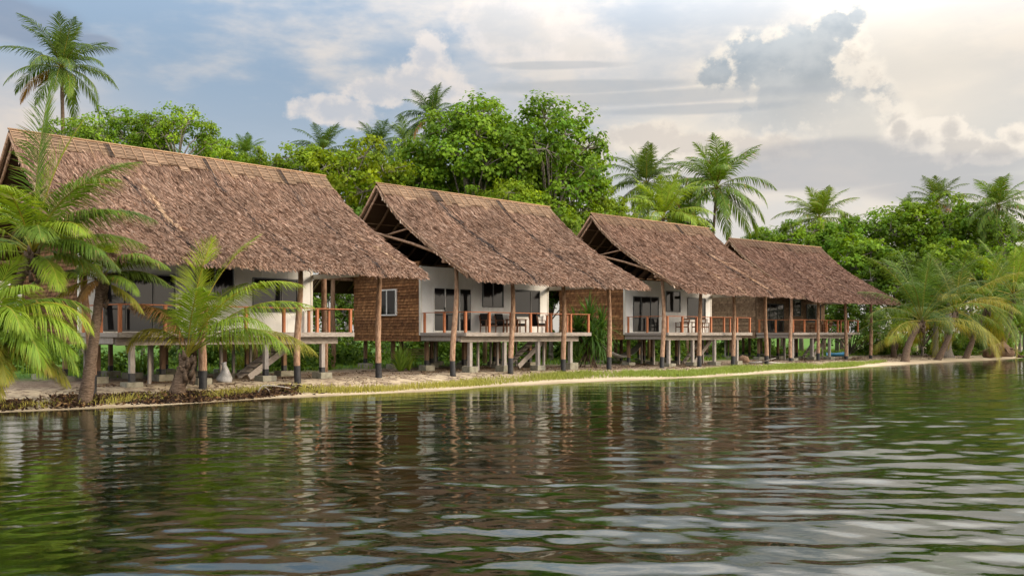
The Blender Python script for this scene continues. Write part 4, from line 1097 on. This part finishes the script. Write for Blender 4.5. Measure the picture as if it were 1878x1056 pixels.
heads = [(.05, 0, 2.75), (-.65, -.1, 2.1), (.75, .1, 2.2), (.15, -.55, 1.75), (.55, -.3, 1.35), (-.35, .4, 1.7)]
for h in heads: tb.tube([(.04, 0, 1.1), (h[0] * .5, h[1] * .5, h[2] - .65), (h[0], h[1], h[2] - .05)], [.085, .07, .06], 7, 0, .08)
tr = tb.build('trunk', M['bark_palm'], root)
for q in range(15):
    a = q * 2.4; r_ = .45 + .45 * ((q * 7) % 5) / 4; b = MB(); b.tube([(.06 * math.cos(a), .06 * math.sin(a), .75 + .25 * (q % 3)), (r_ * .6 * math.cos(a), r_ * .6 * math.sin(a), .38), (r_ * math.cos(a), r_ * math.sin(a), -.08)], [.035, .03, .026], 6); b.build('prop_root', M['bark_palm'], tr)
Q, C = [], []
for h in heads:
    q_, c_ = strap_rosette(h, 80, 1.6, .115, g, ((.05, .115, .02), (.13, .22, .04)), (86, -60)); Q += q_; C += c_
add_obj('leaves', quads_mesh('leaves', np.array(Q), [M['frond']], np.array(C)), root)
def strap_clump(px, Y, n, L, label, seed, wid=.07, cols=((.11, .19, .02), (.20, .28, .04))):
    p = gpp(px, Y); g = np.random.default_rng(seed); Q, C = [], []
    for k in range(3):
        q_, c_ = strap_rosette((g.normal(0, .22), g.normal(0, .2), .02), n, L, wid, g, cols, (88, 35)); Q += q_; C += c_
    return tag(add_obj('strap_leaf_plant', quads_mesh('strap_leaf_plant', np.array(Q), [M['frond']], np.array(C)), None, p), label, 'plant', 'strap-leaved plants under the houses')
strap_clump(722, 44.5, 26, 1.5, 'large clump of strap leaves behind the right-hand post of the nearest roof', 82)
strap_clump(752, 45.6, 16, 1.1, 'smaller clump of strap leaves under the left end of the second bungalow', 83)
strap_clump(268, 41.0, 22, 1.1, 'strap-leaved plant seen between the posts under the nearest deck', 84)
strap_clump(440, 45.0, 20, 1.0, 'yellowish strap-leaved plant beneath the nearest deck, right of the small palm', 85, cols=((.14, .19, .02), (.22, .25, .03)))

# uprooted stump at the right-hand point
pS = gpp(1834, 80.6); root = empty('uprooted_stump', pS, 0, 'brown uprooted tree stump at the tip of the right-hand beach', 'stump'); random.seed(9)
b = MB(); b.tube([(-1.3, 0, .25), (-.6, .1, .62), (.3, .1, .8), (1.2, 0, .4)], [.35, .62, .72, .25], 10, 0, .2); b.build('root_ball', M['dry_bark'], root)
for q in range(9):
    a = q * .7; b = MB(); b.tube([(0, 0, .6), (1.0 * math.cos(a), .6 * math.sin(a), .9), (1.9 * math.cos(a), .9 * math.sin(a), .12 + .25 * (q % 3))], [.13, .09, .03], 6, 0, .1); b.build('root', M['dry_bark'], root)
b = MB(); b.tube([(1.6, .2, .2), (3.0, .1, .16), (4.4, -.1, .3)], [.11, .08, .04], 6, 0, .1); b.build('fallen_limb', M['dry_bark'], root)
# pale buttressed trunks in the shade behind the shore palms
for j, (px, Y, hh, lab) in enumerate(((1737, 79, 5.5, 'pale grey trunk with flared foot under the leaning palms'), (1716, 82, 5.0, 'slim grey trunk left of the flared pale trunk'))):
    p = gpp(px, Y); root = empty('broadleaf_tree', p, j, lab, 'tree', 'shaded trunks behind the shore palms')
    b = MB(); b.tube([(0, 0, -.2), (0, 0, .3), (.02, 0, .9), (.1, 0, 2.5), (.2, 0, hh)], [.75, .5, .34, .28, .2] if j == 0 else [.4, .3, .25, .22, .16], 10, 0, .1); b.build('trunk', M['bark_tree'], root)
    cr = add_obj('crown', TREE['dark'][0], root, (.2, 0, hh - 6.8 * .55 + .6)); cr.scale = (.55,) * 3

# ------------------------------------------------------------------ grass strip, wrack and litter on the beach
g = np.random.default_rng(91)
def scatter(n, xr, yr, lo, hi, dens=None):
    out = []
    while sum(map(len, out)) < n:
        X = g.uniform(*xr, 40000); Y = g.uniform(*yr, 40000); S_ = shore_dist(X, Y); m = (S_ > lo) & (S_ < hi)
        if dens is not None: m &= g.uniform(0, 1, len(X)) < dens(X, Y, S_)
        out.append(np.stack([X[m], Y[m]], -1))
    return np.concatenate(out)[:n]
def blades(P, hgt, wid, lean, cols):
    n = len(P); z = ground_z(P[:, 0], P[:, 1]) - .01; a = g.uniform(0, 6.28, n); h = g.uniform(*hgt, n); w = g.uniform(*wid, n); ln = np.abs(g.normal(0, lean, n)) * h; b = g.uniform(0, 6.28, n)
    base = np.stack([P[:, 0], P[:, 1], z], -1); sd = np.stack([np.cos(a), np.sin(a), 0 * a], -1) * w[:, None] / 2; ld = np.stack([np.cos(b), np.sin(b), 0 * b], -1) * ln[:, None]
    m = base + ld * .35 + np.stack([0 * h, 0 * h, h * .6], -1); t = base + ld + np.stack([0 * h, 0 * h, h], -1)
    Q = np.concatenate([np.stack([base - sd, base + sd, m + sd * .8, m - sd * .8], 1), np.stack([m - sd * .8, m + sd * .8, t + sd * .1, t - sd * .1], 1)])
    c = np.array(cols[0]) + (np.array(cols[1]) - np.array(cols[0])) * np.clip(g.normal(.5, .3, (n, 1)), 0, 1)
    return Q, np.concatenate([c, c * 1.1])
def strip(X, Y, S_):
    t = .5 + .35 * np.sin(X * .9 + Y * .4) + .3 * np.sin(X * 2.3 - Y * 1.2); c0 = 1.35 + .35 * np.sin(X * .5) + np.interp(X, [-6, 4, 14], [-.1, .45, .35])
    wd = np.interp(X, [-13, -6, 0, 12, 22, 27], [.5, .55, .75, 1.0, .8, .3])
    return np.clip(1.3 - np.abs(S_ - c0) / wd, 0, 1) * np.clip(t + .25, .05, 1) * np.interp(X, [-14, -8, 26, 28], [.45, .8, 1, 0])
P1 = scatter(34000, (-15, 28), (27, 70), .5, 3.2, strip)
Q, C = blades(P1, (.06, .24), (.014, .032), .5, ((.20, .19, .035), (.36, .32, .075)))
tuft = np.interp(P1[:, 0], [-4, 6], [0, 1])[:, None]; C = C * (1 - .35 * np.concatenate([tuft, tuft]) * np.array([1, .25, .6]))
tag(add_obj('beach_grass', quads_mesh('beach_grass', Q, [M['grass']], C)), 'strip of yellow-green grass along the sandy beach', 'grass', None, 'stuff')
P2 = scatter(16000, (-22, 60), (38, 110), 10.5, 30)
Q, C = blades(P2, (.08, .3), (.03, .07), .5, ((.07, .14, .02), (.17, .26, .03)))
tag(add_obj('lawn_grass', quads_mesh('lawn_grass', Q, [M['grass']], C)), 'bright green lawn grass on the ground behind the bungalows', 'grass', None, 'stuff')
# seaweed wrack heaped on the near left shore
def wr_d(X, Y, S_):
    return np.clip(1.4 - np.abs(S_ - (1.25 + .2 * np.sin(X * 1.4))) / .75, 0, 1) * np.clip(.6 + .6 * np.sin(X * 2.7 + 1.1 * np.sin(Y * 2.2)), .15, 1) * np.interp(X, [-22, -9.2, -6.9], [1, 1, .0])
P3 = scatter(10500, (-22, -6.8), (18, 35), .35, 2.6, wr_d)
n = len(P3); z = ground_z(P3[:, 0], P3[:, 1]); hh = np.clip(1 - np.abs(shore_dist(P3[:, 0], P3[:, 1]) - 1.3) / .95, 0.05, 1) * .30 * (.6 + .4 * np.sin(P3[:, 0] * 2.1))
ctr = np.stack([P3[:, 0], P3[:, 1], z + hh * g.uniform(.0, 1, n)], -1); d1 = g.normal(0, 1, (n, 3)); d1[:, 2] *= .55; d1 /= np.linalg.norm(d1, axis=1)[:, None]
d2 = np.cross(d1, g.normal(0, 1, (n, 3))); d2 /= np.linalg.norm(d2, axis=1)[:, None]; l = g.uniform(.05, .17, (n, 1)); w = g.uniform(.012, .05, (n, 1))
Q = np.stack([ctr - d1 * l, ctr + d2 * w, ctr + d1 * l, ctr - d2 * w], 1)
pal = np.array([(.030, .018, .013), (.055, .032, .02), (.09, .05, .025), (.16, .09, .04), (.022, .015, .012), (.20, .13, .06)]); C = pal[g.choice(6, n, p=[.28, .27, .2, .1, .1, .05])]
tag(add_obj('seaweed_wrack', quads_mesh('seaweed_wrack', Q, [M['litter']], C)), 'dark brown seaweed wrack heaped along the near left shore', 'seaweed', None, 'stuff')
P4 = scatter(9000, (-15, 40), (28, 86), 1.9, 9, lambda X, Y, S_: np.clip(.25 + .6 * np.sin(X * 1.3 + Y) * np.sin(Y * 1.7 - X * .6), .05, 1))
n = len(P4); z = ground_z(P4[:, 0], P4[:, 1]) + .012; ctr = np.stack([P4[:, 0], P4[:, 1], z], -1); d1 = g.normal(0, 1, (n, 3)); d1[:, 2] *= .15; d1 /= np.linalg.norm(d1, axis=1)[:, None]
d2 = np.cross(d1, [0, 0, 1.0]) ; l = g.uniform(.03, .11, (n, 1)); w = g.uniform(.015, .05, (n, 1))
Q = np.stack([ctr - d1 * l, ctr + d2 * w, ctr + d1 * l + [0, 0, .02], ctr - d2 * w], 1); C = pal[g.choice(6, n, p=[.15, .2, .25, .2, .05, .15])]
tag(add_obj('leaf_litter', quads_mesh('leaf_litter', Q, [M['litter']], C)), 'fallen brown leaves scattered over the sand under the bungalows', 'leaf litter', None, 'stuff')
# ------------------------------------------------------------------ sky, sun, camera
SUN_EL, SUN_AZ = 17.0, 96.0           # degrees; azimuth measured from the viewing direction towards the right
w = bpy.data.worlds.new('World'); sc.world = w; w.use_nodes = True
nt = w.node_tree; nt.nodes.clear()
out = nt.nodes.new('ShaderNodeOutputWorld'); bg = nt.nodes.new('ShaderNodeBackground'); link(nt, bg.outputs[0], out.inputs[0])
bg.inputs['Strength'].default_value = .1
tc = nt.nodes.new('ShaderNodeTexCoord'); sx = nt.nodes.new('ShaderNodeSeparateXYZ'); link(nt, tc.outputs['Generated'], sx.inputs[0])
def mth(op, a, b=None, c=None, clamp=False):
    n = nt.nodes.new('ShaderNodeMath'); n.operation = op; n.use_clamp = clamp
    for i, v in enumerate((a, b, c)):
        if v is None: continue
        if hasattr(v, 'is_output'): link(nt, v, n.inputs[i])
        else: n.inputs[i].default_value = v
    return n.outputs[0]
def sstep(v, a, b):
    n = nt.nodes.new('ShaderNodeMapRange'); n.interpolation_type = 'SMOOTHSTEP'; link(nt, v, n.inputs[0])
    n.inputs[1].default_value = a; n.inputs[2].default_value = b; n.inputs[3].default_value = 0; n.inputs[4].default_value = 1
    return n.outputs[0]
az = mth('ARCTAN2', sx.outputs[0], sx.outputs[1]); el = mth('ARCSINE', sx.outputs[2])
def vec(kx, ky, ox=0, oz=0, a=az, e=el):
    cmb = nt.nodes.new('ShaderNodeCombineXYZ'); link(nt, mth('MULTIPLY', a, kx), cmb.inputs[0]); link(nt, mth('MULTIPLY', e, ky), cmb.inputs[1]); cmb.inputs[2].default_value = oz
    return cmb.outputs[0]
def wn(kx, ky, seed, detail=6, rough=.58, a=az, e=el): return noise(nt, 1.0, detail, rough, vec=vec(kx, ky, 0, seed, a, e))
K = 8.3                                # cloud radiances are divided by the background strength
def cl(r, g_, b): return tuple(((v / 255 + .055) / 1.055) ** 2.4 * K for v in (r, g_, b))
sky = nt.nodes.new('ShaderNodeTexSky'); sky.sky_type = 'NISHITA'; sky.sun_disc = False
sky.sun_elevation = R(SUN_EL); sky.sun_rotation = R(SUN_AZ); sky.air_density = 1.0; sky.dust_density = .8; sky.ozone_density = 1.2
warm = sstep(az, -.25, .50)             # the veiled sun lies to the right
# thin blue-grey veil over the clear sky
veil = mixc(nt, sstep(el, .0, .30), cl(222, 216, 210), cl(164, 186, 210))
veil = mixc(nt, mth('MULTIPLY', warm, .85), veil, cl(238, 228, 214))
base = mixc(nt, .72, sky.outputs[0], veil)
# high soft sheets
n1 = wn(3.2, 9.0, 1.7); n1b = wn(9, 22, 7.1)
sheet = sstep(mth('ADD', mth('MULTIPLY_ADD', n1b, .35, n1), mth('MULTIPLY', warm, .10)), .60, .86)
lowl = mth('MULTIPLY', sstep(az, -.30, -.55), sstep(el, .30, .14))
scol = mixc(nt, sstep(n1b, .40, .62), cl(206, 208, 212), cl(236, 226, 216))
scol = mixc(nt, mth('MULTIPLY', warm, .6), scol, cl(246, 236, 222))
base = mixc(nt, mth('MULTIPLY', sheet, .82), base, scol)
base = mixc(nt, mth('MULTIPLY', lowl, .75), base, cl(240, 222, 204))
# broad grey-blue patches
n2 = wn(4.0, 13.0, 12.3, 7, .6)
gp_ = sstep(n2, .54, .70)
base = mixc(nt, mth('MULTIPLY', gp_, .55), base, mixc(nt, warm, cl(176, 192, 210), cl(200, 202, 204)))
# cumulus built from soft ellipses broken up by noise
nA = wn(13, 15, 3.3, 9, .62); nB = wn(40, 46, 5.9, 6, .6); nC = wn(120, 130, 8.2, 4, .6)
azs = mth('ADD', az, -.010); els = mth('ADD', el, -.007)
relief = mth('ADD', mth('MULTIPLY', mth('SUBTRACT', nB, wn(40, 46, 5.9, 6, .6, azs, els)), 1.7), mth('MULTIPLY', mth('SUBTRACT', nA, wn(13, 15, 3.3, 9, .62, azs, els)), 2.2))
def azel(px, py):
    a = math.atan((px - 939) / F_PX); return a, math.atan((610 - py) / F_PX * math.cos(a))
def field(blobs):
    f = None
    for (px, py, rx, ry) in blobs:
        a, e = azel(px, py); ca = math.cos(a)
        dx = mth('MULTIPLY', mth('SUBTRACT', az, a), 1 / (rx / F_PX * ca * ca)); dy = mth('MULTIPLY', mth('SUBTRACT', el, e), 1 / (ry / F_PX * ca))
        r2 = mth('SQRT', mth('MULTIPLY_ADD', dx, dx, mth('MULTIPLY', dy, dy)))
        v = mth('SUBTRACT', 1.0, r2); f = v if f is None else mth('MAXIMUM', f, v)
    return f
def cumulus(base, blobs, dark, lightc, amp=.75, soft=.10, rim=(.12, .5), op=1.0, low=None):
    f = field(blobs)
    d = mth('ADD', mth('ADD', f, mth('MULTIPLY_ADD', nC, .34, -.17)), mth('ADD', mth('MULTIPLY_ADD', nA, amp, -amp * .5), mth('MULTIPLY_ADD', nB, amp * .7, -amp * .35)))
    mask = sstep(d, -.06, soft + .06)
    inner = sstep(mth('SUBTRACT', mth('MULTIPLY_ADD', nB, .3, mth('ADD', d, -.15)), relief), *rim)
    if low:                                   # the base of the cloud thins out into the haze
        t = sstep(el, low[0], low[1]); dark = mixc(nt, t, low[2], dark); mask = mth('MULTIPLY', mask, mth('MULTIPLY_ADD', t, .75, .25))
    c = mixc(nt, inner, lightc, dark)
    return mixc(nt, mth('MULTIPLY', mask, op), base, c)
# glow round the great cloud, then its parts
base = mixc(nt, mth('MULTIPLY', sstep(field([(1640, 150, 330, 220), (1240, 250, 190, 60)]), 0, .8), .55), base, cl(252, 240, 222))
base = cumulus(base, [(785, 105, 46, 46), (770, 150, 92, 48), (700, 168, 70, 34), (620, 205, 90, 30), (820, 170, 60, 26)], cl(208, 208, 212), cl(240, 230, 222), 1.5, .25, (.1, .7), .75)
base = cumulus(base, [(960, 60, 130, 60), (1060, 95, 90, 45), (900, 30, 80, 40)], cl(222, 216, 210), cl(240, 230, 222), 1.6, .5, (.2, .9), .6)
base = cumulus(base, [(1180, 252, 120, 34), (1290, 262, 130, 32), (1400, 270, 140, 34), (1080, 268, 80, 26)], cl(222, 212, 202), cl(248, 236, 220), 1.6, .4, (.2, .8), .75)
base = cumulus(base, [(1648, 225, 46, 50), (1590, 160, 50, 60), (1560, 110, 50, 50), (1620, 195, 38, 44), (1530, 60, 60, 60)], cl(222, 214, 204), cl(253, 243, 228), 1.2, .4, (.3, .9), .85)
dk = mixc(nt, sstep(wn(15, 22, 51.0, 5, .55), .36, .62), cl(160, 172, 182), cl(192, 198, 202))
base = cumulus(base, [(1385, 118, 92, 66), (1320, 136, 56, 46), (1450, 100, 74, 58), (1470, 165, 140, 92), (1550, 215, 130, 80), (1610, 255, 100, 48), (1535, 52, 48, 44), (1505, 80, 56, 52), (1570, 28, 26, 28), (1430, 205, 130, 56), (1680, 268, 70, 34)],
               dk, cl(240, 232, 220), 1.0, .30, (.08, .50), .88, (.175, .272, cl(208, 206, 201)))
base = cumulus(base, [(1745, 240, 30, 32), (1765, 268, 60, 32), (1862, 252, 40, 32), (1830, 278, 70, 28), (1690, 250, 40, 30), (1655, 240, 30, 34)], cl(214, 208, 201), cl(252, 242, 228), 1.7, .22, (.25, .9), .9)
base = mixc(nt, mth('MULTIPLY', sstep(mth('MULTIPLY_ADD', wn(7, 26, 21.0), .9, field([(1640, 312, 270, 34), (1510, 290, 230, 34), (1730, 345, 160, 30), (1480, 325, 260, 26)])), .25, .85), .62), base, cl(176, 178, 184))
base = mixc(nt, mth('MULTIPLY', sstep(mth('MULTIPLY_ADD', wn(9, 44, 27.0), 1.0, field([(1240, 178, 330, 16), (1060, 160, 220, 14), (1020, 120, 160, 9), (1280, 200, 200, 12)])), .45, .95), .55), base, cl(178, 184, 190))
base = mixc(nt, mth('MULTIPLY', sstep(mth('MULTIPLY_ADD', wn(9, 20, 31.0), .9, field([(60, 48, 130, 44), (20, 30, 90, 40), (170, 80, 60, 20)])), .35, .85), .75), base, cl(142, 156, 178))
# the open sky behind the viewer: bright broken cloud
back = mth('SUBTRACT', 1.0, sstep(sx.outputs[1], -.25, .25))
bcol = mixc(nt, wn(3, 5, 40.0), cl(196, 205, 218), cl(246, 240, 232))
base = mixc(nt, mth('MULTIPLY', back, .85), base, bcol)
# cloud cover overhead is brighter than near the horizon
zen = mth('MULTIPLY_ADD', sstep(el, .25, .50), mth('MULTIPLY_ADD', warm, 2.5, .8), 1.0)
zen = mth('MULTIPLY', zen, mth('MULTIPLY_ADD', back, .9, 1.0))  # unseen sky behind the viewer boosted to fill the front walls
cz = nt.nodes.new('ShaderNodeCombineXYZ'); [link(nt, zen, cz.inputs[i]) for i in range(3)]
base = mixc(nt, 1.0, base, cz.outputs[0], 'MULTIPLY')
# warm glow added low in the unseen sky behind-right, fill for shaded walls
def lobe(a0, e0, sa, se):
    dx = mth('MULTIPLY', mth('SUBTRACT', az, R(a0)), 1 / R(sa)); dy = mth('MULTIPLY', mth('SUBTRACT', el, R(e0)), 1 / R(se))
    return mth('EXPONENT', mth('MULTIPLY', mth('MULTIPLY_ADD', dx, dx, mth('MULTIPLY', dy, dy)), -.5))
gl_ = mth('MULTIPLY', lobe(118, 9, 30, 13), sstep(el, -.02, .03))
base = mixc(nt, gl_, base, tuple(v * K * 4.8 for v in (1.0, .86, .69)), 'MIX')
link(nt, base, bg.inputs['Color'])
w.cycles.sampling_method = 'MANUAL'; w.cycles.sample_map_resolution = 1024

sd = bpy.data.lights.new('sun', 'SUN'); sd.energy = 2.3; sd.angle = R(12); sd.color = (1, .82, .60)
so = bpy.data.objects.new('sun', sd); col.objects.link(so)
sv = Vector((math.sin(R(SUN_AZ)) * math.cos(R(SUN_EL)), math.cos(R(SUN_AZ)) * math.cos(R(SUN_EL)), math.sin(R(SUN_EL))))
so.rotation_euler = (-sv).to_track_quat('-Z', 'Y').to_euler(); so.location = (60, 0, 40)

cd = bpy.data.cameras.new('camera'); cam = bpy.data.objects.new('camera', cd); col.objects.link(cam)
cam.location = (0, 0, EYE); cam.rotation_euler = (R(90), 0, 0)
cd.sensor_width = 36; cd.lens = 36 * F_PX / 1878; cd.shift_y = (610 - 528) / 1878
cd.clip_start = .1; cd.clip_end = 20000
sc.camera = cam
sc.view_settings.view_transform = 'Standard'; sc.view_settings.look = 'None'; sc.view_settings.exposure = .24; sc.view_settings.gamma = 1
sc.cycles.max_bounces = 6; sc.cycles.transparent_max_bounces = 8; sc.cycles.diffuse_bounces = 3; sc.cycles.glossy_bounces = 3
sc.cycles.caustics_reflective = False; sc.cycles.caustics_refractive = False
